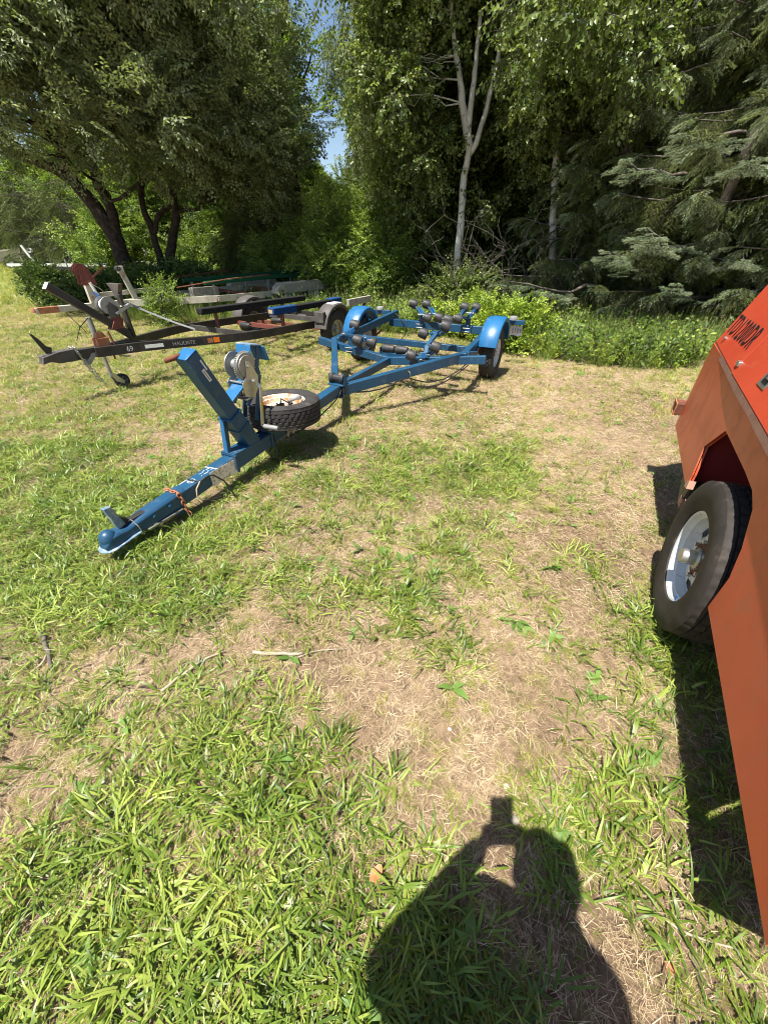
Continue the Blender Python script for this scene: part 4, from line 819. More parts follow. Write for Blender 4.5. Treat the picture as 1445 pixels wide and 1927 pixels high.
MB().box((1.55, -0.05, 0.96), (1.66, 0.05, 1.08)).build('mast_head', cm, ct, bevel=0.006)
roller(ct, (1.57, 0, 1.04), (0, 1, 0), 0.13, 0.045, 'bow_roller')
MB().tube([(0.45, 0, 0.41), (0.55, 0.0, 0.36), (1.5, 0, 0.33)], 0.008, 6).build('wiring', M['cable'], ct)
MB().tube([(0.42, -0.03, 0.42), (0.50, -0.05, 0.25), (0.62, -0.1, 0.02)], 0.008, 6).build('safety_chain', M['rust'], ct)
MB().box((2.9, -0.10, 0.45), (3.5, 0.10, 0.62)).build('wood_block', M['wood_grey'], ct)
for u in (5.9,): MB().box((u - 0.1, -0.1, 0.0), (u + 0.1, 0.1, 0.38)).build('support_block', M['wood_grey'], ct, bevel=0.005)

# ------------------------------------------------------------------ the orange red machine on wheels at the right (local x away along it, local y to the left)
MAZ = 27.2; MA = R(MAZ); m_al = Vector((math.sin(MA), math.cos(MA), 0)); m_la = Vector((math.cos(MA), -math.sin(MA), 0))
A0 = 1.76; L0 = 0.62
mc = thing('trailer_mounted_machine', 'orange red sheet metal machine on wheels lettered TD1200DR, cut off by the right edge', 'machine', tuple(m_al * A0 + m_la * L0), R(90 - MAZ))
WD = 1.55; TL = math.tan(R(20)); ZT = 0.96; ZR = 1.62
def hp(a, z, off=0.0):   # point on the sloping hood, off = distance outwards
    return Vector((a - A0, -(z - ZT) * TL + off * math.cos(R(20)), z + off * math.sin(R(20))))
arch = [(2.262, 0.455), (2.262, 0.513), (2.306, 0.652), (2.137, 0.802), (1.735, 0.795), (1.598, 0.786), (1.52, 0.755), (1.43, 0.650), (1.384, 0.551), (1.387, 0.401)]
outl = [(3.068, 0.483), (3.062, 1.0), (1.9, 0.955), (0.465, 0.905), (0.462, 0.348)]
poly = [(a - A0, z) for a, z in ([(2.285, 0.438)] + outl[:1] + outl[1:] + arch[::-1])]
MB().prism(poly, (0, -0.006, 0), origin=(0, 0, 0)).build('side_panel', M['red_side'], mc)
MB().prism([(3.068 - A0, 0.483), (3.062 - A0, 1.0), (0.465 - A0, 0.905), (0.462 - A0, 0.348)], (0, 0.006, 0), origin=(0, -WD, 0)).build('side_panel', M['red_side'], mc)
# folded rim of the wheel arch, torn open at its rear foot
lipm = MB()
for i in range(len(arch) - 1):
    a, b_ = arch[i], arch[i + 1]; lipm.beam((a[0] - A0, -0.014, a[1]), (b_[0] - A0, -0.014, b_[1]), 0.009, 0.002, up=(0, 0, 1) if abs(a[0] - b_[0]) > 0.1 else (1, 0, 0))
lipm.build('arch_lip', M['red_side'], mc)
MB().prism([(2.235 - A0, 0.442), (2.285 - A0, 0.43), (2.28 - A0, 0.468), (2.245 - A0, 0.485)], (0, -0.03, 0), origin=(0, 0.003, 0)).build('bent_tab', M['skin'], mc)
# wheel well
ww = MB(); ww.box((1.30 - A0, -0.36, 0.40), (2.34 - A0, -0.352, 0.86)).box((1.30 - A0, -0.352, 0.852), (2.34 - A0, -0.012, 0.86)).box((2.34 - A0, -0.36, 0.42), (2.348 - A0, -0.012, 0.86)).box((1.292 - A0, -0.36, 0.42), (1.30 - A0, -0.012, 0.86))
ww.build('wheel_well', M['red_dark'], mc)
# ends, roof, belly
MB().prism([(-0.006, 0.50), (-0.006, 0.99), (-(ZR - ZT) * TL, ZR), (-WD + (ZR - ZT) * TL, ZR), (-WD + 0.006, 0.99), (-WD + 0.006, 0.50)], (0.006, 0, 0), origin=(3.050 - A0, 0, 0), ax=(0, 1, 0)).build('end_panel', M['red_side'], mc)
MB().prism([(-0.006, 0.35), (-0.006, 0.92), (-(ZR - ZT) * TL, ZR), (-WD + (ZR - ZT) * TL, ZR), (-WD + 0.006, 0.92), (-WD + 0.006, 0.35)], (0.006, 0, 0), origin=(0.470 - A0, 0, 0), ax=(0, 1, 0)).build('end_panel', M['red_side'], mc)
MB().box((0.48 - A0, -WD + 0.25, ZR), (3.05 - A0, -0.25, ZR + 0.006)).build('roof_panel', M['red'], mc)
# hood: far door and near door, each a sloping sheet with a folded flange at the foot
def hood(a0, a1, z0a, z0b, name, jag=False):
    o4 = [hp(a0, z0a), hp(a1, z0b), hp(a1, ZR), hp(a0, ZR)]; n_ = Vector((0, math.cos(R(20)), math.sin(R(20)))) * 0.010
    m = MB().add([p + n_ for p in o4] + o4, [(0, 1, 2, 3), (7, 6, 5, 4), (0, 4, 5, 1), (1, 5, 6, 2), (2, 6, 7, 3), (3, 7, 4, 0)])
    h = m.build(name, M['red'], mc, bevel=0.004)
    n = 26; top = []; bot = []
    r_ = random.Random(4)
    for i in range(n + 1):
        a = a0 + (a1 - a0) * i / n; z = z0a + (z0b - z0a) * i / n; p = hp(a, z) + n_
        top.append(p + Vector((0, 0.001, 0.002))); d = 0.030 + (r_.uniform(-0.006, 0.002) if jag else 0)
        bot.append(p + Vector((0, 0.002, -d)))
    vs = top + bot + [p - Vector((0, 0.003, 0)) for p in top] + [p - Vector((0, 0.003, 0)) for p in bot]; k = n + 1
    fs = []
    for i in range(n): fs += [(i, i + 1, k + i + 1, k + i), (2 * k + i, 3 * k + i, 3 * k + i + 1, 2 * k + i + 1), (k + i, k + i + 1, 3 * k + i + 1, 3 * k + i)]
    fs += [(0, k, 3 * k, 2 * k), (n, 2 * k + n, 3 * k + n, k + n)]
    MB().add(vs, fs).build('flange', M['flange'], h)
    return h
hood(2.455, 3.062, 0.975, 1.003, 'hood_door'); hood(0.47, 2.449, 0.905, 0.972, 'hood_door', True)
for s, zz in ((1, 1.02),):
    MB().box((2.43 - A0, -0.025, zz - 0.01), (2.47 - A0, 0.0, zz + 0.012)).build('hinge_pin', M['steel'], mc, bevel=0.004)
MB().tube([hp(2.94, 1.045, 0.01), hp(2.94, 1.045, 0.022)], 0.009, 8).build('bolt', M['steel'], mc)
sl_ = Vector((0, -math.sin(R(20)), math.cos(R(20))))
for a in (2.06,):
    c = hp(a, 1.055, 0.0115); MB().beam(c - Vector((0.05, 0, 0)), c + Vector((0.05, 0, 0)), 0.006, 0.085, up=sl_).build('door_latch', M['steel'], mc, bevel=0.003)
    c2 = hp(a - 0.005, 1.055, 0.0150); MB().beam(c2 - Vector((0.030, 0, 0)), c2 + Vector((0.030, 0, 0)), 0.002, 0.055, up=sl_).build('latch_recess', M['black_print'], mc)
    c3 = hp(a - 0.012, 1.060, 0.018); MB().beam(c3 - Vector((0.022, 0, 0)), c3 + Vector((0.018, 0, 0)), 0.004, 0.030, up=sl_).build('latch_paddle', M['steel'], mc, bevel=0.002)
p = hp(3.030, 1.068, 0.0125)
text('lettering', 'TD1200DR', 0.138, M['black_print'], mc, p, (-1, 0, 0), sl_, depth=0.001, sx=0.70, bold=0.0006, space=1.14)
# machine underside: frame tubes, axle, spring, bumper tube, hanger
for y in (-0.42, -WD + 0.42): MB().beam((0.3 - A0, y, 0.42), (3.1 - A0, y, 0.46), 0.06, 0.10).build('frame_tube', M['black_paint'], mc)
MB().beam((3.16 - A0, 0.03, 0.575), (3.16 - A0, -WD - 0.03, 0.575), 0.11, 0.075).build('bumper_tube', M['rust'], mc, bevel=0.004)
MB().box((3.10 - A0 + 0.015, 0.0305, 0.545), (3.205 - A0, 0.0315, 0.605)).build('tube_mouth', M['black_print'], mc)
bm_ = MB()
for lo, hi in (((3.100, .0300, .536), (3.220, .0360, .545)), ((3.100, .0300, .605), (3.220, .0360, .614)), ((3.100, .0300, .545), (3.115, .0360, .605)), ((3.205, .0300, .545), (3.220, .0360, .605))):
    bm_.box((lo[0] - A0, lo[1], lo[2]), (hi[0] - A0, hi[1], hi[2]))
bm_.build('tube_rim', M['rust_orange'], mc)
MB().prism([(2.30, 0.44), (2.52, 0.46), (2.50, 0.36), (2.40, 0.29), (2.33, 0.29)], (0, -0.09, 0), origin=(-A0, -0.03, 0)).build('spring_hanger', M['black_paint'], mc, bevel=0.003)
MB().box((2.30 - A0, -0.05, 0.29), (2.36 - A0, -0.026, 0.34)).build('shackle_end', M['flange'], mc)
sp2 = MB()
for k in range(4): sp2.tube([(x * (1 - 0.15 * k), -0.28, 0.42 - 0.09 * (1 - (x / 0.62) ** 2) - 0.012 * k) for x in np.linspace(-0.6, 0.6, 11)], 0.014, 6)
sp2.build('leaf_spring', M['rust'], mc)
MB().beam((0, -0.1, 0.345), (0, -WD + 0.1, 0.345), 0.07, 0.07).build('axle', M['rust'], mc)
def spoked_wheel(y, out, label=None):
    w = bpy.data.objects.new('wheel', None); COL.objects.link(w); w.parent = mc; w.location = (0, y, 0.348)
    if label: w['label'] = label
    tyre_mesh(0.350, 0.205, 0.215, n=176, groove=0.009).build('tyre', M['rubber_brown'], w, smooth='auto')
    hh = 0.080 * out
    MB().lathe([(hh, 0.212), (hh + 0.006 * out, 0.209), (hh + 0.002 * out, 0.199), (hh * 0.82, 0.195), (hh * 0.72, 0.186), (hh * 0.2, 0.183), (hh * 0.02, 0.176), (-hh * 0.9, 0.19), (-hh, 0.212)], (0, 0, 0), (0, 1, 0), 56).build('rim', M['rim_white'], w, smooth='auto')
    # disc with triangular hand holes
    yd = 0.022 * out; n = 8; bmh = bmesh.new()
    ro, ri = 0.180, 0.062
    def P_(r, a, y_): return bmh.verts.new((math.cos(a) * r, y_, math.sin(a) * r))
    outer = []; inner = []
    K = 40
    for k in range(K): a = 2 * math.pi * k / K; outer.append(P_(ro, a, yd - 0.006 * out)); inner.append(P_(ri, a, yd + 0.016 * out))
    midv = [P_(0.160, 2 * math.pi * k / K, yd + 0.002 * out) for k in range(K)]; mid2 = [P_(0.105, 2 * math.pi * k / K, yd + 0.014 * out) for k in range(K)]
    for k in range(K):
        k2 = (k + 1) % K; bmh.faces.new((outer[k], outer[k2], midv[k2], midv[k])); bmh.faces.new((mid2[k], mid2[k2], inner[k2], inner[k]))
        ph = k % 8
        if ph in (0, 1, 7): bmh.faces.new((midv[k], midv[k2], mid2[k2], mid2[k]))
        elif ph == 2:
            bmh.faces.new((midv[k], midv[k2], mid2[k]))  if False else bmh.faces.new((midv[k], mid2[k2], mid2[k]))
        elif ph == 6: bmh.faces.new((midv[k2], mid2[k2], mid2[k]))
    mh = bpy.data.meshes.new('wheel_disc'); bmh.to_mesh(mh); bmh.free()
    dsk = link('wheel_disc', mh, M['rim_white'], w, smooth='auto'); md = dsk.modifiers.new('thick', 'SOLIDIFY'); md.thickness = 0.005; md.offset = 0
    MB().lathe([(-0.06 * out, 0.17), (-0.06 * out, 0.03)], (0, 0, 0), (0, 1, 0), 32).build('brake_drum', M['black_paint'], w, smooth='auto')
    MB().lathe([(0.034 * out, 0.086), (0.041 * out, 0.084), (0.042 * out, 0.05)], (0, 0, 0), (0, 1, 0), 8).build('rust_plate', M['rust'], w)
    hb = MB().lathe([(0.030 * out, 0.046), (0.050 * out, 0.046), (0.056 * out, 0.040), (0.058 * out, 0.034), (0.100 * out, 0.034), (0.107 * out, 0.030), (0.109 * out, 0.001)], (0, 0, 0), (0, 1, 0), 28).build('hub_cap', M['steel'], w, smooth='auto')
    for k in range(16):
        a = 2 * math.pi * k / 16; MB().box((-0.004, min(0.032 * out, 0.050 * out), 0.044), (0.004, max(0.032 * out, 0.050 * out), 0.051)).build('hub_rib', M['steel_dull'], w).rotation_euler = (0, a, 0)
    for k in range(6):
        a = 2 * math.pi * (k + 0.3) / 6; q = (math.cos(a) * 0.083, math.sin(a) * 0.083)
        MB().tube([(q[0], yd + 0.012 * out, q[1]), (q[0], yd + 0.032 * out, q[1])], 0.010, 6).build('wheel_nut', M['steel'], w)
    MB().box((-0.17, 0.093 if out > 0 else -0.095, -0.13), (-0.155, 0.095 if out > 0 else -0.093, -0.10)).build('balance_weight', M['blue_print'], w)
spoked_wheel(-0.075, 1, 'near wheel with white rim, rust streaks and a steel hub cap'); spoked_wheel(-WD + 0.075, -1)

# ------------------------------------------------------------------ foliage patterns (unlinked meshes scattered along real branches)
def leaf_quad(mb, p, d, ln, w, nrm_roll, fold=0.25, curl=0.0):
    d = Vector(d).normalized(); s, u = perp(d); q = Matrix.Rotation(nrm_roll, 3, d); s = q @ s; u = q @ u; p = Vector(p)
    a = p; b_ = p + d * ln * 0.5 + s * w / 2 + u * w * fold; c = p + d * ln - u * curl * ln; e_ = p + d * ln * 0.5 - s * w / 2 + u * w * fold
    mb.add([a, b_, c, e_], [(0, 1, 2), (0, 2, 3)])
def sprig(name, mat, n, length, leaf, w, droop=0.0, spread=50, seed=0, roll=60, side=2, twigs=0):
    """a leafy twig along +X"""
    r_ = random.Random(seed); mb = MB(); tw = MB()
    paths = [[Vector((length * t, 0, -droop * length * t * t)) for t in (0, 0.35, 0.7, 1.0)]]
    for k in range(twigs):
        t0 = 0.15 + 0.7 * k / max(1, twigs); base = Vector((length * t0, 0, -droop * length * t0 * t0)); sgn = 1 if k % 2 else -1
        e_ = base + Vector((length * 0.30, sgn * length * r_.uniform(0.22, 0.38), -length * droop * 0.3 + r_.uniform(-.08, .08) * length)); paths.append([base, base.lerp(e_, 0.5) + Vector((0, 0, 0.01)), e_])
    for pth in paths: tw.tube(pth, [0.003] * (len(pth) - 1) + [0.0012], 3, cap=False)
    per = max(2, n // len(paths))
    for pth in paths:
        tot = len(pth) - 1
        for i in range(per):
            t = (i + 0.5) / per * tot; k = min(int(t), tot - 1); p = pth[k].lerp(pth[k + 1], t - k); dr = (pth[k + 1] - pth[k]).normalized()
            sd, u = perp(dr); a = (i % side) * 2 * math.pi / side + r_.uniform(-0.5, 0.5); lat = sd * math.cos(a) + u * math.sin(a) * 0.6
            d = dr * math.cos(R(spread)) + lat * math.sin(R(spread)) + Vector((r_.uniform(-.25, .25), r_.uniform(-.25, .25), r_.uniform(-.35, .2) - droop * 0.5))
            leaf_quad(mb, p, d, leaf * r_.uniform(0.7, 1.15), w * r_.uniform(0.8, 1.15), R(r_.uniform(-roll, roll)), curl=r_.uniform(0, 0.15))
    return source(name, [mb, tw], [mat, M['twig'] if mat is not L['dark'] else M['bark_dark']])
def needle_spray(name, mat, seed=0, length=0.36, nd=0.023, tip=None, hang=0.5, dens=1.0):
    """a flat drooping conifer spray along +X"""
    r_ = random.Random(seed); mb = MB(); mt = MB(); tw = MB()
    main = [Vector((length * t, 0, -hang * length * t * t)) for t in np.linspace(0, 1, 5)]; paths = [(main, 1.0)]
    for k in range(9):
        t0 = 0.08 + 0.8 * k / 9; b0 = Vector((length * t0, 0, -hang * length * t0 * t0)); sgn = 1 if k % 2 else -1; ln = length * (0.52 - 0.36 * t0) * r_.uniform(0.85, 1.15)
        e_ = b0 + Vector((ln * 0.75, sgn * ln * 0.72, -ln * hang * 0.9 + r_.uniform(-.02, .02))); paths.append(([b0, b0.lerp(e_, 0.5) + Vector((0, 0, 0.006)), e_], 0.8))
    for pth, sc in paths:
        tw.tube(pth, [0.003] * (len(pth) - 1) + [0.001], 3, cap=False)
        tl = sum((pth[i + 1] - pth[i]).length for i in range(len(pth) - 1)); m = max(6, int(tl / 0.0042 * dens)); tot = len(pth) - 1
        for i in range(m):
            t = (i + 0.5) / m * tot; k = min(int(t), tot - 1); p = pth[k].lerp(pth[k + 1], t - k); dr = (pth[k + 1] - pth[k]).normalized(); sd, u = perp(dr)
            a = r_.uniform(0, 2 * math.pi); lat = sd * math.cos(a) + u * math.sin(a); d = (dr * 0.75 + lat * 0.8).normalized(); ln = nd * r_.uniform(0.8, 1.2); w_ = sd.cross(d); w_ = d.cross(lat.cross(dr)).normalized() if w_.length < .1 else w_.normalized()
            tgt = mt if (tip and t / tot > 0.45) else mb
            tgt.add([p - w_ * 0.0030, p + w_ * 0.0030, p + d * ln], [(0, 1, 2)])
    if tip: return source(name, [mb, mt, tw], [mat, tip, M['bark_dark']])
    return source(name, [mb, tw], [mat, M['bark_dark']])
SRC = {
 'apple': [sprig('apple_sprig', L['apple'], 26, 0.38, 0.075, 0.036, 0.12, 50, s, twigs=4) for s in range(3)],
 'apple_far': [sprig('orchard_sprig', L['apple'], 30, 0.55, 0.085, 0.045, 0.15, 50, s + 5, twigs=4) for s in range(2)],
 'willow': [sprig('willow_sprig', L['willow'], 44, 0.85, 0.085, 0.020, 0.0, 32, s + 10, side=3, twigs=2) for s in range(3)],
 'birch': [sprig('birch_sprig', L['birch'], 26, 0.42, 0.068, 0.050, 0.45, 62, s + 20, twigs=3, roll=80) for s in range(3)],
 'dark': [sprig('forest_sprig', L['dark'], 30, 0.60, 0.095, 0.060, 0.15, 55, s + 30, twigs=4) for s in range(3)],
 'shrub': [sprig('shrub_sprig', L['shrub'], 28, 0.42, 0.060, 0.038, 0.1, 55, s + 40, twigs=4) for s in range(3)],
 'weed': [sprig('weed_sprig', L['weed'], 24, 0.40, 0.085, 0.040, 0.1, 55, s + 50, twigs=2) for s in range(3)],
 'yellow': [sprig('bramble_sprig', L['yellow'], 18, 0.32, 0.062, 0.048, 0.2, 60, s + 60, twigs=2, roll=40) for s in range(3)],
 'spruce': [needle_spray('spruce_spray', L['spruce'], s, tip=None) for s in range(2)] + [needle_spray('spruce_spray_pale', L['spruce'], 5, tip=L['spruce_tip']), needle_spray('spruce_spray_dry', L['spruce_dry'], 6, hang=0.9, dens=0.5)],
 'spruce_far': [needle_spray('young_spruce_spray', L['spruce'], s + 9, length=0.55, nd=0.034, dens=0.45, tip=None) for s in range(2)],
 'spruce_tip': [needle_spray('spruce_tip_spray', L['spruce_tip'], s + 15, length=0.26, nd=0.019, hang=0.15, dens=1.2) for s in range(2)],
}
def branch_path(p0, p1, r_, n=5, wig=0.06, arch=0.0):
    p0 = Vector(p0); p1 = Vector(p1); d = (p1 - p0).length
    return [p0.lerp(p1, i / n) + Vector((r_.uniform(-1, 1), r_.uniform(-1, 1), r_.uniform(-1, 1))) * d * wig * (0 if i in (0, n) else 1) + Vector((0, 0, arch * d * 4 * (i / n) * (1 - i / n))) for i in range(n + 1)]
def smooth_path(pts, k=3):
    """Catmull-Rom through (point, radius) pairs"""
    P = [Vector(p) for p, _ in pts]; Q = [r for _, r in pts]; out = []; rad = []
    for i in range(len(P) - 1):
        a = P[max(i - 1, 0)]; b_ = P[i]; c = P[i + 1]; d = P[min(i + 2, len(P) - 1)]
        for j in range(k):
            t = j / k; out.append(0.5 * ((2 * b_) + (c - a) * t + (2 * a - 5 * b_ + 4 * c - d) * t * t + (3 * b_ - a - 3 * c + d) * t ** 3)); rad.append(Q[i] * (1 - t) + Q[i + 1] * t)
    out.append(P[-1]); rad.append(Q[-1]); return out, rad
def broad_tree(label, base, limbs, lobes, kind, bark, n_clump, per, clump_r, seed, cat='tree', name='tree', group=None, hang=0.0, twig_n=None, scale=(0.8, 1.25), up=0.15, shell=0.55, trunk_name='trunk'):
    """limbs: lists of (point, radius) in world space; lobes: (centre, radii) in world space"""
    r_ = random.Random(seed); n_r = np.random.RandomState(seed); base = Vector(base)
    o = thing(name, label, cat, base, 0, group)
    tm = MB(); skel = []
    for lb in limbs:
        pts, rad = smooth_path([(Vector(p) - base, r) for p, r in lb]); 
        pts2 = [p + Vector((r_.uniform(-1, 1), r_.uniform(-1, 1), 0)) * rr * 0.22 for p, rr in zip(pts, rad)]
        tm.tube(pts2, [rr * r_.uniform(0.9, 1.1) for rr in rad], 12); skel += [(p, rr) for p, rr in zip(pts2, rad)]
    vol = [l[1][0] * l[1][1] * l[1][2] for l in lobes]; tv = sum(vol); C = []
    for l, v in zip(lobes, vol):
        k = max(1, int(round(n_clump * v / tv)))
        for _ in range(k):
            d = n_r.normal(size=3); d /= np.linalg.norm(d); rr = shell + (1 - shell) * n_r.rand() if n_r.rand() < 0.8 else n_r.rand() * shell
            C.append(Vector(l[0]) - base + Vector((d[0] * l[1][0] * rr, d[1] * l[1][1] * rr, d[2] * l[1][2] * rr)))
    C = [c for c in C if c.z + base.z > 0.12]
    P = []; D = []; S = []
    for i, c in enumerate(C):
        sp_ = [s for s in skel if s[0].z < c.z + 0.6] or skel
        s0 = min(sp_, key=lambda s: (s[0] - c).length + 0.3 * max(0, s[0].z - c.z))
        if twig_n is None or i < twig_n:
            L_ = (c - s0[0]).length; pth = branch_path(s0[0], c, r_, 5, 0.05, -0.02 if hang else 0.03); r0 = min(s0[1] * 0.5, (0.010 + 0.011 * L_) * (0.55 if bark == 'bark_birch' else 1))
            tm.tube(pth, [r0 * (1 - 0.82 * q / 5) for q in range(6)], 5, cap=False)
        cr_ = clump_r * r_.uniform(0.6, 1.3); out_d = (c - Vector((0, 0, c.z * 0.8))); out_d = out_d.normalized() if out_d.length > 0.01 else Vector((1, 0, 0))
        for _ in range(int(per * r_.uniform(0.6, 1.4))):
            d = n_r.normal(size=3); d /= np.linalg.norm(d); q = Vector(d) * cr_ * (n_r.rand() ** 0.45); q.z *= 0.75
            p = c + q - Vector((0, 0, hang * cr_ * n_r.rand() * 2))
            if p.z + base.z < 0.05: continue
            dd = Vector(d) * 0.8 + out_d * 0.4 + Vector((0, 0, up))
            if hang: dd = Vector((d[0] * 0.25, d[1] * 0.25, -1.0))
            P.append(p); D.append(dd); S.append(r_.uniform(*scale))
    tm.build(trunk_name, M[bark], o, smooth=True)
    src = SRC[kind]
    scatter('crown', [tuple(p) for p in P], rot_from_z(D, [r_.uniform(-0.9, 0.9) for _ in D]), S, [r_.randrange(len(src)) for _ in D], src, o)
    return o
def spruce_tree(label, base, height, rad, seed, lo=0.4, tip_frac=0.3, kind='spruce', whorl=0.42, nb=8, spray_step=0.16, lean=0, group=None, scale=(0.85, 1.25), trunk_r=0.16, hang=0.25, dead=True):
    r_ = random.Random(seed); base = Vector(base); o = thing('spruce_tree', label, 'spruce', base, 0, group)
    tm = MB(); tm.tube([Vector((lean * z / height, 0, z)) + Vector((r_.uniform(-.02, .02), r_.uniform(-.02, .02), 0)) for z in np.linspace(-0.05, height, 9)], [trunk_r * (1 - 0.93 * k / 8) for k in range(9)], 12)
    P = []; D = []; S = []; I = []; src = SRC[kind]; z = lo
    while z < height - 0.2:
        f = 1 - z / height; Lb = rad * (f ** 0.75) * r_.uniform(0.85, 1.1) * (0.75 if z < lo + 0.3 else 1)
        for k in range(nb):
            a = 2 * math.pi * (k + r_.random() * 0.8) / nb; ln = max(0.15, Lb * r_.uniform(0.6, 1.12)); dx = Vector((math.cos(a), math.sin(a), 0))
            p0 = Vector((lean * z / height, 0, z + r_.uniform(-0.3, 0.3))); n = 7; pth = []; up0 = r_.uniform(-0.15, 0.4)
            for q in range(n + 1):
                t = q / n; pth.append(p0 + dx * ln * t + Vector((0, 0, ln * (up0 * t - hang * 1.5 * t * t + 0.22 * t ** 3)))+ Vector((r_.uniform(-1, 1), r_.uniform(-1, 1), 0)) * 0.025 * ln * (q > 0))
            tm.tube(pth, [0.010 + 0.010 * ln * (1 - q / n) for q in range(n + 1)], 5, cap=False)
            m = max(2, int(ln / spray_step))
            for i in range(m):
                t = 0.16 + 0.84 * (i + r_.random() * 0.6) / m; t = min(t, 0.999); kk = int(t * n); p = pth[kk].lerp(pth[kk + 1], t * n - kk); dr = (pth[kk + 1] - pth[kk]).normalized(); sd = dr.cross(Vector((0, 0, 1))).normalized()
                if t < 0.3 and r_.random() < 0.5:
                    if dead: P.append(p); D.append(Vector((r_.uniform(-.3, .3), r_.uniform(-.3, .3), -1))); S.append(r_.uniform(0.6, 1)); I.append(len(src) - 1 if kind == 'spruce' else 0)
                    continue
                for sgn in (-1, 1, 0) if r_.random() < 0.5 else (-1, 1):
                    w = 0.5 + 0.75 * (1 - t); d = dr * 0.8 + sd * sgn * w * r_.uniform(0.6, 1.1) + Vector((0, 0, r_.uniform(-0.8, 0.05)))
                    P.append(p); D.append(d); S.append(r_.uniform(*scale) * (0.75 + 0.5 * (1 - t)))
                    I.append((2 if (t > 0.6 and r_.random() < tip_frac + 0.35 * (t > 0.85)) else r_.randrange(2)) if kind == 'spruce' else r_.randrange(len(src)))
            P.append(pth[-1]); D.append(dx + Vector((0, 0, 0.1))); S.append(r_.uniform(*scale)); I.append(2 if (kind == 'spruce' and r_.random() < tip_frac + 0.3) else 0)
        z += whorl * r_.uniform(0.75, 1.2)
    tm.build('trunk', M['bark_grey'], o, smooth=True)
    scatter('crown', [tuple(p) for p in P], rot_from_z(D, [r_.uniform(-0.35, 0.35) for _ in D]), S, I, src, o)
    return o
def copy_tree(o, loc, rz, label, sc=1.0, group=None):
    c = o.copy(); COL.objects.link(c); c.location = loc; c.rotation_euler = (0, 0, rz); c.scale = (sc, sc, sc); c['label'] = label
    if group: c['group'] = group
    for ch in list(o.children):
        d = ch.copy(); COL.objects.link(d); d.parent = c
    return c

# -------- leaning old orchard tree on the left and its many stemmed neighbour
D1 = 12.5
def a1(px, py, y=D1): return at(px, py, y)
b1 = at(262, 560, D1); b1.z = 0
lobesA = [(a1(90, 110, 11.0), (2.6, 2.6, 1.9)), (a1(300, 90, 11.2), (2.3, 2.4, 1.9)), (a1(300, 190, 10.6), (1.5, 1.8, 0.9)), (a1(130, 130, 10.9), (1.3, 1.3, .7)), (a1(405, 225, 11.8), (1.4, 1.6, 1.2)), (a1(-80, 90, 10.8), (2.0, 2.2, 1.4)), (a1(240, -60, 11.5), (3.2, 3.0, 1.9)), (a1(20, -60, 11.0), (3.0, 3.0, 1.9))]
broad_tree('old dark trunked orchard tree leaning left, with a wide grey green crown', b1,
  [[(b1 - Vector((0, 0, .1)), 0.245), (a1(240, 500), 0.190), (a1(205, 430), 0.170), (a1(165, 372), 0.143), (a1(118, 326), 0.116), (a1(60, 300), 0.102), (a1(0, 282), 0.082), (a1(-90, 250), 0.054)],
   [(a1(222, 455), 0.136), (a1(212, 400), 0.122), (a1(186, 345), 0.102), (a1(163, 300), 0.088), (a1(130, 262), 0.075), (a1(90, 200), 0.048), (a1(70, 120), 0.027)],
   [(a1(186, 358), 0.088), (a1(172, 300), 0.082), (a1(165, 250), 0.061), (a1(190, 160), 0.041), (a1(240, 60), 0.027)],
   [(a1(165, 372), 0.102), (a1(118, 300), 0.082), (a1(112, 262), 0.061), (a1(60, 180), 0.034)],
   [(a1(150, 300), 0.054), (a1(220, 220), 0.041), (a1(330, 120, 11.8), 0.027)]],
  lobesA, 'apple', 'bark_dark', 470, 21, 0.40, 3, hang=0, twig_n=260)
b2 = at(318, 552, 13.2); b2.z = 0; a2 = lambda px, py, y=13.2: at(px, py, y)
broad_tree('many stemmed orchard tree with crooked trunks right of the leaning one', b2,
  [[(b2 - Vector((0, 0, .1)), 0.150), (a2(318, 500), 0.129), (a2(328, 440), 0.112), (a2(330, 395), 0.102), (a2(322, 340), 0.082), (a2(322, 280), 0.061), (a2(350, 180), 0.034)],
   [(b2 + Vector((-.1, 0, 0)), 0.122), (a2(300, 480), 0.102), (a2(284, 425), 0.088), (a2(268, 385), 0.078), (a2(266, 350), 0.068), (a2(285, 335), 0.048), (a2(305, 350), 0.037), (a2(318, 380), 0.034)],
   [(a2(290, 440), 0.068), (a2(300, 405), 0.061), (a2(325, 385), 0.054)],
   [(a2(328, 400), 0.061), (a2(350, 395), 0.048), (a2(375, 392), 0.037), (a2(368, 370), 0.027)],
   [(a2(325, 370), 0.054), (a2(350, 330), 0.041), (a2(380, 260), 0.034), (a2(430, 180), 0.020)],
   [(a2(268, 350), 0.048), (a2(262, 320), 0.034), (a2(240, 250), 0.027)]],
  [(a2(420, 250, 12.6), (2.1, 2.0, 1.4)), (a2(495, 310, 13.0), (1.1, 1.4, .9)), (a2(350, 180, 12.6), (2.2, 2.0, 1.5)), (a2(365, 100, 13.0), (1.65, 2.2, 1.9)), (a2(330, 250, 12.0), (1.5, 1.3, .8)), (a2(460, 200, 13.5), (.9, 1.2, 1.1))],
  'apple', 'bark_dark', 300, 21, 0.40, 4, twig_n=200)

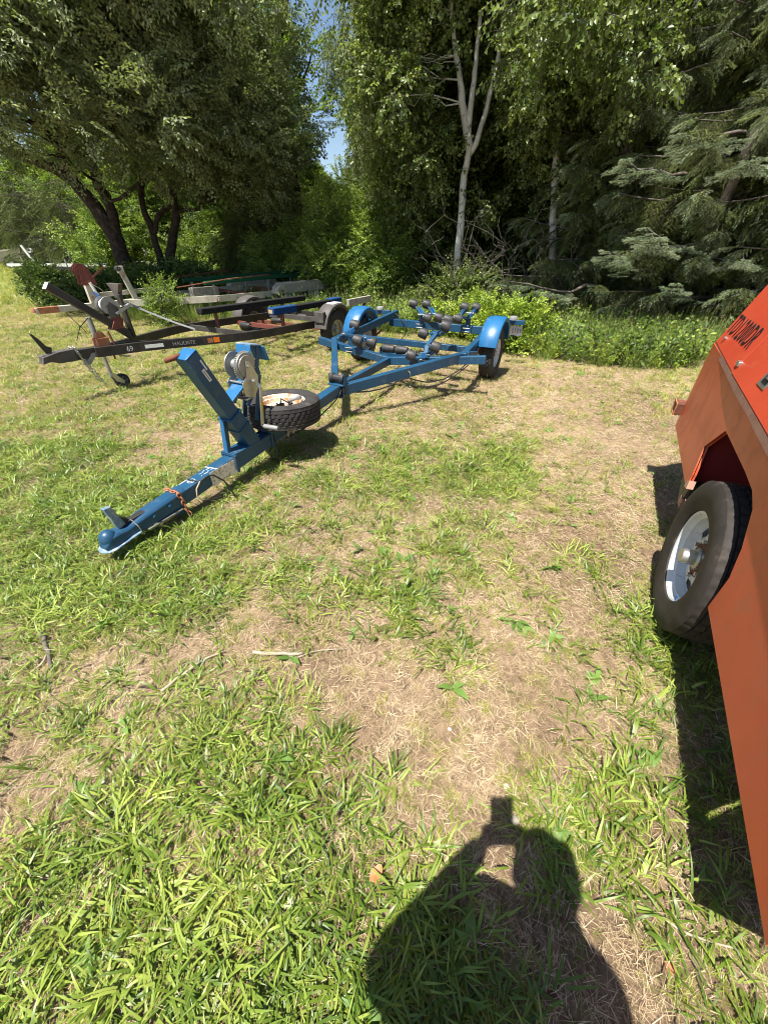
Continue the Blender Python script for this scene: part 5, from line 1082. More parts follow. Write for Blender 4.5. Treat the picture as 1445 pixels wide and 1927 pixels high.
# -------- birches in the centre
D3 = 10.5; a3 = lambda px, py, y=D3: at(px, py, y)
b3 = at(862, 545, D3); b3.z = 0
birch_lobes = [(a3(745, 110), (.7, 1.3, 1.3)), (a3(1040, 60, 9.6), (0.8, 1.3, 1.1)), (a3(755, 260, 11), (.9, 1.2, 1.0)), (a3(1020, 260, 10.6), (.7, 1.0, 1.0)), (a3(880, -170), (2.4, 2.0, 1.2)), (a3(1060, 150, 9.4), (0.9, 1.0, 0.9)), (a3(790, 380, 11.2), (.8, .9, .9)), (a3(835, 300, 10.3), (.25, .25, .4)), (a3(915, 380, 10.4), (.3, .3, .45)), (a3(880, 130, 12.2), (1.5, .6, 1.6))]
broad_tree('pale barked birch with three stems forking upward in the centre of the thicket', b3,
  [[(b3 - Vector((0, 0, .1)), 0.098), (a3(862, 470), 0.078), (a3(868, 400), 0.074), (a3(874, 330), 0.070), (a3(882, 268), 0.070), (a3(872, 215), 0.066), (a3(866, 150), 0.053), (a3(858, 105), 0.045), (a3(850, 20), 0.033), (a3(845, -60), 0.025)],
   [(a3(880, 268), 0.061), (a3(884, 215), 0.053), (a3(892, 150), 0.045), (a3(896, 100), 0.041), (a3(905, 20), 0.029)],
   [(a3(876, 300), 0.049), (a3(895, 270), 0.053), (a3(912, 215), 0.049), (a3(928, 150), 0.041), (a3(940, 90), 0.033), (a3(960, 10), 0.025)]],
  birch_lobes, 'birch', 'bark_birch', 190, 20, 0.36, 5, twig_n=16, cat='birch', name='birch_tree', up=-0.2)
a4 = lambda px, py, y=9.9: at(px, py, y); b4 = at(1046, 560, 9.9); b4.z = 0
broad_tree('slim pale trunked birch standing in shade right of the forked birch', b4,
  [[(b4, 0.081), (a4(1040, 470), 0.068), (a4(1041, 380), 0.062), (a4(1046, 290), 0.059), (a4(1050, 200), 0.050), (a4(1056, 80), 0.037), (a4(1060, -40), 0.025)],
   [(a4(1048, 300), 0.043), (a4(1036, 240), 0.037), (a4(1015, 180), 0.031), (a4(980, 140), 0.025)]],
  [(a4(1080, 60, 11.5), (1.8, 1.5, 1.4)), (a4(1000, 180, 11.5), (1.2, 1.2, 1.0)), (a4(1130, 180, 11.5), (1.2, 1.2, 1.2)), (at(1115, 40, 8.2), (1.1, .8, .8)), (at(1185, 150, 8.0), (.55, .5, .45)), (a4(1150, -40, 11.5), (2, 1.6, 1.3))],
  'birch', 'bark_birch', 220, 20, 0.36, 6, twig_n=60, cat='birch', name='birch_tree', up=-0.2)

# -------- tall weeping tree behind the gap of sky
a5 = lambda px, py, y=15.0: at(px, py, y); b5 = at(690, 530, 15.0); b5.z = 0
broad_tree('tall pale weeping tree with hanging strands beside the gap of blue sky', b5,
  [[(b5, .26), (a5(692, 420), .22), (a5(695, 300), .19), (a5(690, 180), .15), (a5(680, 60), .10), (a5(670, -60), .07)], [(a5(694, 200), .10), (a5(740, 100), .07), (a5(780, 20), .04)]],
  [(a5(725, 60), (.9, 1.4, 2.2)), (a5(730, 200), (.9, 1.5, 2.0)), (a5(780, 60), (1.5, 1.8, 2.4)), (a5(695, 310), (.9, 1.2, 1.4)), (a5(650, 80), (.3, .4, 1.8)), (a5(625, 60), (.12, .2, 1.0)), (a5(790, -90), (1.6, 2, 1.5))],
  'willow', 'bark_grey', 175, 18, 0.36, 8, hang=1.0, twig_n=90)
# the dark tree on the left of the gap
a6 = lambda px, py, y=16.5: at(px, py, y); b6 = at(560, 525, 16.5); b6.z = 0
broad_tree('dark tall tree behind the orchard trees, left of the gap of sky', b6,
  [[(b6, .28), (a6(555, 400), .24), (a6(545, 250), .18), (a6(535, 100), .12), (a6(540, -20), .06)], [(a6(550, 200), .05), (a6(575, 140), .03), (a6(590, 90), .015)]],
  [(a6(425, 120), (1.0, 1.8, 2.2)), (a6(520, 260), (.9, 1.5, 1.2)), (a6(520, 110), (.4, .8, .7)), (a6(588, 170), (.3, .5, .5)), (a6(575, 60), (.3, .4, .35)), (a6(625, 120), (.12, .3, .45)), (a6(350, 0), (1.8, 2, 2.0))],
  'dark', 'bark_dark', 160, 20, 0.36, 9, twig_n=70)

# -------- dark wood behind everything: trees one behind the other
bigs = []
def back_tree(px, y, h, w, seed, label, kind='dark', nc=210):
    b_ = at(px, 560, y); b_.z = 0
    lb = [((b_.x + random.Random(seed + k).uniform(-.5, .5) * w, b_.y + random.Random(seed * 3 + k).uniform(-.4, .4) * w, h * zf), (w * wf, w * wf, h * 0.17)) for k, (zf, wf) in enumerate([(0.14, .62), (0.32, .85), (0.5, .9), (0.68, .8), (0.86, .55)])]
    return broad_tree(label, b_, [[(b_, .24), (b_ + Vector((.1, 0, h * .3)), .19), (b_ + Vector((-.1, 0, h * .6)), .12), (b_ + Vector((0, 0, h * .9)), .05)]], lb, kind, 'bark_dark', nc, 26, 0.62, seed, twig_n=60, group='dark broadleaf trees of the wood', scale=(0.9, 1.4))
GB = 'dark broadleaf trees of the wood'
t1_ = back_tree(800, 14.5, 9.5, 2.6, 21, 'dark broadleaf tree of the wood, right behind the forked birch')
t2_ = back_tree(990, 14.0, 9.5, 2.6, 22, 'dark broadleaf tree of the wood, between the two birches')
for (tr, px, y, rz, sc, lab) in [
    (t1_, 1170, 14.5, 2.0, 1.05, 'dark broadleaf tree of the wood, behind the pale tipped spruces at the right'),
    (t2_, 1370, 14.0, 4.0, 1.1, 'dark broadleaf tree of the wood, behind the largest spruce'),
    (t1_, 1560, 13.0, 1.0, 1.1, 'dark broadleaf tree of the wood at the far right edge'),
    (t2_, 720, 20.0, 3.0, 0.62, 'dark broadleaf tree of the wood, low behind the weeping tree'),
    (t1_, 890, 19.0, 5.0, 1.1, 'dark broadleaf tree of the wood, deep behind the forked birch'),
    (t2_, 1080, 18.5, 0.7, 1.2, 'dark broadleaf tree of the wood, deep behind the slim birch'),
    (t1_, 1280, 18.0, 3.6, 1.2, 'dark broadleaf tree of the wood, deep behind the right spruces'),
    (t2_, 440, 21.0, 1.7, 0.80, 'dark broadleaf tree of the wood, deep behind the many stemmed orchard tree'),
    (t1_, 380, 24.0, 2.6, 0.95, 'dark broadleaf tree of the wood, farther left behind the orchard trees'),
    (t2_, 1480, 17.0, 2.9, 1.25, 'dark broadleaf tree of the wood, deep behind the right edge'),
    (t1_, 590, 23.0, 0.3, 0.50, 'low dark broadleaf tree of the wood seen under the gap of sky'),
    (t2_, 250, 30.0, 5.3, 1.0, 'dark broadleaf tree of the wood on the far side of the left field')]:
    b_ = at(px, 560, y); b_.z = 0; copy_tree(tr, b_, rz, lab, sc, GB)

# -------- spruces
sA = at(1290, 600, 8.6); sA.z = 0
spruce_tree('largest spruce at the right, its low boughs tipped pale blue green', sA, 9.5, 2.5, 31, lo=0.45, tip_frac=0.42, trunk_r=0.20, whorl=0.32, nb=10, spray_step=0.12, scale=(0.95, 1.45))
sB = at(1490, 600, 7.0); sB.z = 0
spruce_tree('spruce half out of view at the right edge behind the red machine', sB, 9.0, 2.1, 32, lo=0.6, tip_frac=0.45, trunk_r=0.17, whorl=0.38, nb=9, spray_step=0.14)
sC = at(1090, 600, 9.6); sC.z = 0
spruce_tree('shaded spruce with bare lower twigs left of the largest spruce', sC, 8.2, 1.9, 33, lo=0.35, tip_frac=0.30, trunk_r=0.15, whorl=0.36, nb=9, spray_step=0.14, scale=(0.95, 1.45))
# low pale boughs reaching out of the largest spruce into the sun
def bough(origin, tip, seed, n=46, width=0.5):
    r_ = random.Random(seed); o = Vector(origin) - sA; t_ = Vector(tip) - sA; P = []; D = []; S = []; I = []; tm = MB()
    pth = branch_path(o, t_, r_, 6, 0.03, -0.03); tm.tube(pth, [0.035 - 0.004 * q for q in range(7)], 6, cap=False)
    dr = (t_ - o).normalized(); sd = dr.cross(Vector((0, 0, 1))).normalized()
    for i in range(n):
        t = 0.35 + 0.65 * r_.random(); k = min(int(t * 6), 5); p = pth[k].lerp(pth[k + 1], t * 6 - k); sgn = r_.uniform(-1, 1)
        P.append(p + sd * sgn * width * (1.15 - t) * 0.8 + Vector((0, 0, -0.10 * abs(sgn) + r_.uniform(-.05, .03)))); D.append(dr + sd * sgn * 0.9 + Vector((0, 0, r_.uniform(-.25, .1)))); S.append(r_.uniform(0.8, 1.25)); I.append(0 if r_.random() < .5 else 1)
    return tm, P, D, S, I
spr = [o for o in bpy.data.objects if o.name.startswith('spruce_tree')][0]
for k, (o_, t_, n_) in enumerate([(at(1330, 470, 8.4), at(1215, 430, 6.9), 60), (at(1300, 330, 8.4), at(1180, 300, 7.2), 44), (at(1130, 540, 8.8), at(960, 530, 7.6), 40), (at(1400, 480, 8.0), at(1400, 490, 6.8), 30), (at(1400, 320, 8.0), at(1410, 300, 6.8), 40), (at(1250, 520, 8.3), at(1150, 475, 7.3), 30), (at(1400, 250, 8.0), at(1290, 255, 7.2), 36), (at(1330, 560, 8.0), at(1270, 535, 7.2), 20)]):
    tm, P, D, S, I = bough(o_, t_, 60 + k, n_)
    tm.build('bough', M['bark_grey'], spr, smooth=True)
    scatter('bough_needles', [tuple(p) for p in P], rot_from_z(D, [0] * len(D)), S, I, SRC['spruce_tip'], spr)
# young spruces in the middle distance
yg = 'young spruces at the foot of the wood'
y1 = spruce_tree('young spruce at the foot of the wood, straight behind the tail of the black trailer', gnd(470, 540, 0), 2.6, 1.0, 41, lo=0.15, kind='spruce_far', whorl=0.26, nb=7, spray_step=0.24, trunk_r=0.05, group=yg, dead=False)
y1.location = (at(470, 540, 14.5).x, 14.5, 0)
for px, y, sc, rz, lab in [(555, 15.0, 1.15, 1.0, 'young spruce at the foot of the wood, below the gap of sky'), (640, 14.0, 0.9, 2.0, 'young spruce at the foot of the wood, just left of the sunny shrub'), (730, 12.5, 0.85, 3.3, 'small dark spruce at the foot of the wood, behind the blue trailer rollers'),
                           (105, 24.0, 1.7, 4.0, 'tall spruce beyond the field at the left, seen under the leaning trunk'), (175, 22.0, 1.5, 5.0, 'spruce beyond the field, just left of the leaning trunk'), (60, 33.0, 1.8, 0.4, 'most distant spruce beyond the field at the left')]:
    copy_tree(y1, (at(px, 540, y).x, y, 0), rz, lab, sc, yg)

# -------- shrubs and undergrowth along the edge of the wood
def shrub(px, y, w, h, seed, label, kind='shrub', nc=40, per=26, name='shrub', group=None, cr=0.3, scale=(0.7, 1.1), lift=0.0):
    b_ = at(px, 560, y); b_.z = 0; r_ = random.Random(seed)
    st = [[(b_ + Vector((r_.uniform(-.1, .1), r_.uniform(-.1, .1), -.03)), .03), (b_ + Vector((r_.uniform(-.4, .4) * w, r_.uniform(-.3, .3) * w, h * .45)), .018), (b_ + Vector((r_.uniform(-.7, .7) * w, r_.uniform(-.5, .5) * w, h * .85)), .008)] for _ in range(5)]
    return broad_tree(label, b_, st, [(b_ + Vector((0, 0, h * .42 + lift)), (w, w * .8, h * .5)), (b_ + Vector((w * .3, 0, h * .7 + lift)), (w * .6, w * .5, h * .3))], kind, 'twig', nc, per, cr, seed, cat='shrub', name=name, group=group, twig_n=14, scale=scale, shell=0.4, trunk_name='stems')
shrub(645, 11.8, 1.15, 2.5, 71, 'sunny green shrub in the middle, left of the birches', nc=100)
shrub(700, 12.0, 0.9, 1.5, 72, 'lower sunny green shrub behind the blue trailer', nc=50)
shrub(250, 18.0, 1.5, 2.9, 73, 'bright yellow green sapling lit between the two orchard trees', kind='shrub', nc=50, scale=(1.0, 1.5))
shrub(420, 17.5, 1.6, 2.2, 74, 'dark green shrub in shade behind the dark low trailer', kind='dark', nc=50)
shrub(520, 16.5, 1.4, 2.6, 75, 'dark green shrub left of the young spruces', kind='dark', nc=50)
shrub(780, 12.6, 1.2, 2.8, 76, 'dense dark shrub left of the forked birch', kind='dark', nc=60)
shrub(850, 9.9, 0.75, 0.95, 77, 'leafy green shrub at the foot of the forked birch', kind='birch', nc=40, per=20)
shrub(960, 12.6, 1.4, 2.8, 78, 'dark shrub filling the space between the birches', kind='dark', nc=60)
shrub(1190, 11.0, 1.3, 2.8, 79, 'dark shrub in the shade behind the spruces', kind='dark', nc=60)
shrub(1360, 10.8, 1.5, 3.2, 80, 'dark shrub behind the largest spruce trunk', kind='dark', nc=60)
shrub(175, 12.0, 0.95, 0.55, 81, 'weedy dark green bush round the foot of the leaning tree', kind='weed', nc=36, cr=0.26)
shrub(265, 12.0, 1.0, 0.7, 82, 'weedy bush behind the winch stand of the black trailer', kind='weed', nc=60, cr=0.26)
shrub(95, 12.0, 0.45, 0.85, 83, 'thin dark weedy bush at the sunny field edge on the left', kind='weed', nc=12, cr=0.22)
shrub(350, 12.4, 0.9, 0.8, 84, 'weedy bush at the foot of the many stemmed tree', kind='weed', nc=50, cr=0.26)
shrub(300, 9.0, 0.28, 0.85, 85, 'bright small sapling growing through the cream trailer tongue', kind='shrub', nc=14, per=14, cr=0.16, scale=(0.5, 0.8))
shrub(60, 9.6, 0.3, 0.8, 95, 'thin weed clump beside the tip of the cream trailer', kind='weed', nc=6, per=10, cr=0.14, scale=(0.5, 0.8)) if False else None
shrub(955, 6.9, 0.40, 0.66, 86, 'bright yellow green bramble bush behind the right wheel of the blue trailer', kind='yellow', nc=34, per=16, cr=0.19, scale=(0.6, 0.95), name='bramble_bush')
shrub(1010, 7.2, 0.35, 0.50, 87, 'low yellow green bramble sprawling right of the bramble bush', kind='yellow', nc=20, per=14, cr=0.17, scale=(0.55, 0.9), name='bramble_bush')
shrub(880, 8.0, 0.6, 0.6, 88, 'yellow green bramble patch behind the blue trailer rollers', kind='yellow', nc=26, per=14, cr=0.2, scale=(0.6, 0.95), name='bramble_bush')
for i, (px, y, w, h, lab) in enumerate([(0, 40, 5, 5.0, 'rounded dark tree clump far across the field, leftmost'), (130, 38, 4.5, 5.5, 'rounded dark tree clump far across the field, behind the spruces'), (-120, 36, 6, 5.0, 'large far tree clump beyond the left edge of the field'), (300, 34, 5, 6.5, 'far tree clump behind the orchard trees')]):
    shrub(px, y, w, h, 90 + i, lab, kind='dark', nc=150, per=34, cr=1.2, scale=(1.8, 3.0), name='tree_clump')
shrub(555, 13.2, 1.2, 1.9, 96, 'sunny green shrub left of the middle, behind the tail of the cream trailer', nc=70)
shrub(715, 11.3, 0.8, 1.9, 97, 'upright sunny shrub right of the middle shrub, beyond the blue trailer', nc=60)
shrub(930, 7.6, 0.5, 0.55, 98, 'low yellow green bramble straight behind the rear rollers', kind='yellow', nc=26, per=14, cr=0.18, scale=(0.55, 0.9), name='bramble_bush')
# dead twigs tangled under the birches
for k, (px, py, y) in enumerate([(905, 430, 9.6), (960, 400, 9.6), (1000, 450, 9.2), (880, 490, 9.4), (1060, 430, 9.0)]):
    r_ = random.Random(200 + k); c = at(px, py, y); tm = MB()
    for j in range(9):
        p0 = Vector((c.x + r_.uniform(-.5, .5), c.y + r_.uniform(-.3, .3), max(0.0, c.z - 1.0))); p1 = p0 + Vector((r_.uniform(-1.0, 1.0), r_.uniform(-.5, .5), r_.uniform(0.5, 1.5))); pth = branch_path(p0, p1, r_, 5, 0.09)
        tm.tube(pth, [0.007, .0065, .006, .005, .003, .002], 4, cap=False)
        for q in (2, 3, 4): tm.tube(branch_path(pth[q], pth[q] + Vector((r_.uniform(-.4, .4), r_.uniform(-.3, .3), r_.uniform(-.15, .4))), r_, 3, 0.1), [0.005, .004, .003, .0015], 3, cap=False)
    o = tm.build('dead_brushwood', M['twig'], None, smooth=True); tag(o, None, 'brushwood', 'dead brushwood under the trees')
    o['label'] = ['dead grey twigs right of the forked birch trunk', 'dead grey twigs halfway between the two birches', 'dead grey twigs low, left of the slim birch', 'dead grey twigs at the foot of the forked birch', 'dead grey twigs under the shaded spruce'][k]
# leaning pale dead trunk at the right edge
pt = [at(1450, 205, 7.6), at(1415, 262, 7.6), at(1385, 330, 7.7), at(1340, 430, 7.9), at(1310, 520, 8.1), at(1285, 580, 8.3)]
tm = MB(); pp, rd_ = smooth_path([(p, .055 + .008 * k) for k, p in enumerate(pt)]); tm.tube(pp, rd_, 10)
o = tm.build('leaning_trunk', M['bark_grey'], None, smooth=True); tag(o, 'leaning pale dead trunk crossing the spruce boughs at the right edge', 'trunk')

# -------- far left: stored trailers and a car in the shade
def far_trailer(px, y, az, ln, wdt, mat, label, seed, group='stored trailers across the field'):
    b_ = at(px, 500, y); r_ = random.Random(seed); o = thing('stored_trailer', label, 'trailer', (b_.x, b_.y, 0), R(90 - az), group); m = M[mat]; h = 0.55
    MB().beam((0, 0, h), (ln * .3, 0, h), 0.09, 0.1).build('tongue', m, o)
    for s in (-1, 1):
        MB().beam((ln * .28, 0.02 * s, h), (ln * .45, s * wdt, h), 0.06, 0.12).build('front_rail', m, o); MB().beam((ln * .45, s * wdt, h), (ln, s * wdt, h), 0.06, 0.12).build('side_rail', m, o)
        MB().beam((ln * .5, s * wdt * .6, h + .28), (ln, s * wdt * .6, h + .30), 0.09, 0.08).build('bunk', M['carpet_black'] if r_.random() < .6 else M['wood_grey'], o)
        MB().beam((ln * .6, s * wdt * .6, h), (ln * .6, s * wdt * .6, h + .25), 0.05, 0.05, up=(1, 0, 0)).build('bunk_post', m, o)
        MB().lathe([(-.09, .18), (-.10, .28), (-.07, .33), (.07, .33), (.10, .28), (.09, .18)], (ln * .75, s * (wdt + .16), .33), (0, 1, 0), 20).build('wheel', M['rubber'], o, smooth='auto')
        MB().lathe([(.10 * s, .18), (.06 * s, .14), (.05 * s, .001)], (ln * .75, s * (wdt + .16), .33), (0, 1, 0), 16).build('rim', M['rim_white'], o)
        fender(o, (ln * .75, s * (wdt + .16), .35), 0.42, 0.25, m, a0=5, a1=175)
    for k in range(4): MB().beam((ln * (.5 + .15 * k), -wdt, h), (ln * (.5 + .15 * k), wdt, h), .05, .06).build('cross_member', m, o)
    MB().beam((ln * .18, 0, h), (ln * .14, 0, h + .75), 0.07, 0.09, up=(1, 0, 0)).build('winch_post', m, o)
    MB().lathe([(-.08, .09), (-.06, .04), (.06, .04), (.08, .09)], (ln * .18, 0, h + .55), (0, 1, 0), 14).build('winch_drum', M['steel_dull'], o)
    MB().tube([(ln * .1, .08, 0), (ln * .1, .08, h + .3)], .03, 8).build('jack', M['steel_dull'], o)
    return o
far_trailer(15, 21, 78, 6.5, 0.85, 'white_metal', 'white stored boat trailer at the far left, in the sun at the field edge', 1)
far_trailer(120, 23, 80, 6.5, 0.85, 'white_metal', 'second white stored boat trailer, seen through the weedy bush left of the leaning tree', 2)
far_trailer(60, 25.5, 82, 6.5, 0.9, 'cream', 'cream stored boat trailer behind the white ones, in front of the car', 3)
far_trailer(240, 20, 70, 5.5, 0.8, 'cream', 'cream stored trailer half hidden behind the leaning trunk', 4)
far_trailer(100, 18.5, 84, 5.0, 0.7, 'black_paint', 'black low stored trailer nearest of the far left group', 5)
far_trailer(350, 17.0, 60, 3.4, 0.7, 'black_paint', 'black low stored trailer in the shade right of the many stemmed tree', 6)
cb = at(75, 480, 29); car = thing('parked_car', 'olive car parked in shade under trees at the far left', 'car', (cb.x, cb.y, 0), R(8))
MB().prism([(-2.2, .35), (-2.2, .75), (-2.05, .95), (-1.1, 1.05), (-.5, 1.5), (1.0, 1.55), (1.7, 1.15), (2.15, 1.05), (2.25, .6), (2.2, .35)], (0, 1.7, 0), origin=(0, -0.85, 0)).build('body', M['olive_paint'], car, bevel=0.08)
MB().prism([(-1.0, 1.08), (-.5, 1.43), (.95, 1.48), (1.5, 1.14)], (0, 1.72, 0), origin=(0, -0.86, 0)).build('side_window', M['glass_dark'], car)
for x in (-1.35, 1.35):
    for s in (-1, 1):
        w_ = MB().lathe([(-.1, .20), (-.11, .30), (-.08, .34), (.08, .34), (.11, .30), (.1, .20)], (x, s * .80, .34), (0, 1, 0), 22).build('wheel', M['rubber'], car, smooth='auto')
        MB().lathe([(.11 * s, .21), (.08 * s, .16), (.08 * s, .001)], (x, s * .80, .34), (0, 1, 0), 18).build('rim', M['steel_dull'], w_)

# ------------------------------------------------------------------ grass, straw, weeds
def blade(mb, p, az, ln, w, lift, bend, seg=3, roll=0.0, zmin=-0.01):
    """a curved blade: leaves p towards azimuth az, rising at lift degrees and bending down by bend degrees in all"""
    d0 = Vector((math.cos(az), math.sin(az), 0)); s = Vector((-math.sin(az), math.cos(az), 0)); p = Vector(p); vs = []
    for i in range(seg + 1):
        t = i / seg; ww = w * (0.65 + 0.7 * t if t < 0.4 else (1 - t) / 0.6 * 0.93) * 0.5; sd = s * math.cos(roll) + Vector((0, 0, 1)) * math.sin(roll)
        if i < seg: vs += [p - sd * ww, p + sd * ww]
        else: vs.append(p.copy())
        a = R(lift - bend * (t + 0.5 / seg)); p = p + (d0 * math.cos(a) + Vector((0, 0, 1)) * math.sin(a)) * ln / seg
        if p.z < zmin: p.z = zmin
    fs = [(2 * i, 2 * i + 1, 2 * i + 3, 2 * i + 2) for i in range(seg - 1)] + [(2 * seg - 2, 2 * seg - 1, 2 * seg)]
    mb.add(vs, fs)
def crab(seed):
    r_ = random.Random(seed); mb = MB()
    for k in range(r_.choice((4, 5, 6))):
        az = r_.uniform(0, 6.28); ln = r_.uniform(0.05, 0.12); d = Vector((math.cos(az), math.sin(az), 0.22)); n = r_.choice((2, 3, 3))
        for i in range(n): blade(mb, d * ln * (i + 0.2) / n, az + (-1) ** i * r_.uniform(0.3, 1.0), r_.uniform(0.035, 0.095), r_.uniform(0.0045, 0.0095), r_.uniform(20, 60), r_.uniform(30, 80), 3, r_.uniform(-.5, .5))
        blade(mb, d * ln, az, r_.uniform(0.05, 0.09), 0.007, 35, 50, 3, r_.uniform(-.4, .4))
    return source('crabgrass_tuft', [mb], [G['crab']])
def thin(seed, n=16, h=0.07, mat='thin', w=0.0026):
    r_ = random.Random(seed); mb = MB()
    for k in range(n): blade(mb, (r_.uniform(-.03, .03), r_.uniform(-.03, .03), 0), r_.uniform(0, 6.28), r_.uniform(0.5, 1.3) * h, w * r_.uniform(0.7, 1.4), r_.uniform(25, 85), r_.uniform(10, 70), 3, r_.uniform(-.6, .6))
    return source('lawn_grass_tuft', [mb], [G[mat]])
def straw(seed):
    r_ = random.Random(seed); mb = MB()
    for k in range(18): blade(mb, (r_.uniform(-.06, .06), r_.uniform(-.06, .06), r_.uniform(0.001, 0.012)), r_.uniform(0, 6.28), r_.uniform(0.015, 0.055), r_.uniform(0.0009, 0.0022), r_.uniform(-5, 25), r_.uniform(0, 35), 2, r_.uniform(-.8, .8), zmin=0.0)
    return source('straw_tuft', [mb], [G['dry']])
def broad(seed):
    r_ = random.Random(seed); mb = MB()
    for k in range(r_.choice((4, 5, 7))):
        az = r_.uniform(0, 6.28); ln = r_.uniform(0.04, 0.09); blade(mb, (0, 0, 0.004), az, ln, ln * 0.42, r_.uniform(20, 50), r_.uniform(20, 60), 4, r_.uniform(-.3, .3))
    return source('broadleaf_weed', [mb], [G['weed']])
def tall(seed, h=0.6, n=26, w=0.007):
    r_ = random.Random(seed); mb = MB()
    for k in range(n): blade(mb, (r_.uniform(-.08, .08), r_.uniform(-.08, .08), 0), r_.uniform(0, 6.28), r_.uniform(0.5, 1.15) * h, w * r_.uniform(0.6, 1.2), r_.uniform(62, 88), r_.uniform(10, 85), 5, r_.uniform(-.5, .5))
    return source('tall_grass_tuft', [mb], [G['tall']])
def seedhead(seed):
    r_ = random.Random(seed); mb = MB(); hd = MB()
    for k in range(5):
        az = r_.uniform(0, 6.28); h = r_.uniform(0.5, 0.85); a = Vector((r_.uniform(-.06, .06), r_.uniform(-.06, .06), 0)); b_ = a + Vector((math.cos(az) * .12, math.sin(az) * .12, h)); mb.tube([a, a.lerp(b_, .5) + Vector((0, 0, .03)), b_], [.0018, .0015, .001], 3, cap=False)
        for j in range(9): q = b_ - Vector((0, 0, 0.012 * j)); blade(hd, q, r_.uniform(0, 6.28), 0.022, 0.003, 60, 20, 2)
    return source('seeding_grass', [mb, hd], [G['tall'], G['dry']])
SG = [crab(i) for i in range(5)]; ST = [thin(20 + i) for i in range(4)]; SD = [straw(40 + i) for i in range(4)]; SW = [broad(60 + i) for i in range(3)]; SL_ = [tall(70 + i) for i in range(3)] + [seedhead(80), tall(90, 0.35, 22, 0.009)]
# where it is green and where it is worn down to sand: broad noise plus the patches seen in the photograph
greens = [((70, 850), .6, .8), ((130, 980), .45, .8), ((430, 1010), .35, .5), ((60, 1130), .40, .7), ((330, 1120), .28, .7), ((480, 1400), .24, 1.1), ((560, 1480), .16, .8), ((380, 1330), .14, .7), ((120, 1560), .22, .6), ((150, 1800), .26, .9), ((430, 1750), .22, 1.0), ((600, 1880), .16, 1.0), ((860, 1800), .20, 1.1), ((1050, 1600), .14, 1.0), ((1160, 1650), .15, 1.0), ((1020, 1480), .10, .6), ((1190, 1500), .12, .5), ((760, 1110), .22, .6), ((900, 880), .45, .7), ((960, 860), .35, .6), ((690, 960), .3, .4), ((1370, 1900), .10, .9), ((150, 1400), .16, .4), ((150, 1230), .22, .4), ((1180, 1190), .2, .4), ((400, 700), .8, .5), ((120, 780), .7, .6), ((830, 770), .4, .3), ((1400, 1500), .18, .6), ((560, 1090), .15, .2), ((870, 1230), .12, .4)]
drys = [((560, 1230), .26, .8), ((700, 1300), .20, .8), ((870, 1330), .28, .8), ((850, 1470), .16, .8), ((1000, 1380), .18, .7), ((720, 1560), .13, .8), ((1120, 760), 1.2, .8), ((1000, 740), 1.0, .7), ((420, 1560), .13, .5), ((250, 1480), .15, .7), ((200, 1300), .2, .3), ((370, 1590), .10, .5), ((1150, 1020), .35, .6), ((600, 1190), .2, .5), ((340, 850), .35, .5), ((620, 700), .6, .4), ((980, 1720), .10, .8), ((1150, 1780), .10, .6), ((1250, 1780), .10, .7), ((960, 1560), .07, .6), ((300, 1230), .2, .4), ((1220, 930), .3, .5), ((640, 1000), .25, .3), ((100, 1230), .12, .3), ((680, 1780), .05, .4), ((1050, 1790), .09, 1.3), ((1120, 1880), .10, 1.2), ((990, 1690), .06, .8), ((1230, 1850), .08, .8), ((60, 1480), .12, .5), ((560, 1590), .07, .6)]
gc = [(gnd(*p), r, s) for p, r, s in greens]; dc = [(gnd(*p), r, s) for p, r, s in drys]
def green_at(x, y):
    g = 0.43 + 0.30 * fbm(x * 1.5 + 9, y * 1.5 + 4, 21, 4) + 0.12 * np.clip((-x) / 3, -0.7, 1)
    for c, r, s in gc: g = g + 0.62 * s * np.exp(-((x - c.x) ** 2 + (y - c.y) ** 2) / (2 * r * r))
    for c, r, s in dc: g = g - 0.75 * s * np.exp(-((x - c.x) ** 2 + (y - c.y) ** 2) / (2 * r * r))
    return g + 0.62 * fbm(x * 6 + 3, y * 6 + 1, 33, 4) + 0.35 * fbm(x * 19, y * 19, 35, 2)
def visible(x, y, m=0.3):
    m = m + np.maximum(0, y - 8) * 0.35   # inside the field of the walkable lawn that the photograph can see, with a margin
    lim = 0.35 + m + 1.08 * (y * 0.816 + 0.867) * 0.999
    return (np.abs(x) < lim) & (y > -0.9)
def rand_area(n, x0, x1, y0, y1): return nr.uniform(x0, x1, n), nr.uniform(y0, y1, n)
def lay(name, n, area, prob, srcs, scale, label, tiltr=0.25, up=None):
    x, y = rand_area(n, *area); k = visible(x, y); x, y = x[k], y[k]; p = prob(x, y); k = nr.rand(len(x)) < p; x, y = x[k], y[k]; m = len(x)
    z = gh(x, y); rot = np.stack([nr.uniform(-tiltr, tiltr, m), nr.uniform(-tiltr, tiltr, m), nr.uniform(0, 6.28, m)], 1); s = nr.uniform(*scale, m)
    o = scatter(name, np.stack([x, y, z], 1), rot, s, nr.randint(0, len(srcs), m), srcs); o['kind'] = 'stuff'; o['label'] = label; return o
sig = lambda v, k=7: 1 / (1 + np.exp(-k * v))
inside_wood = lambda x, y: y > (5.9 + 0.35 * np.sin(x * 1.3) + 1.5 * sig(-(x - 1.9), 3) + 2.6 * sig(-(x + 0.6), 1.5) + 2.4 * sig(-(x + 3.8), 2))
lawn = lambda x, y: (~inside_wood(x, y)).astype(float)
lay('crabgrass', 44000, (-5, 5, -0.9, 3.2), lambda x, y: sig(green_at(x, y) - 0.70, 4.5) * 0.62, SG, (0.5, 1.15), 'crabgrass in green patches on the worn lawn')
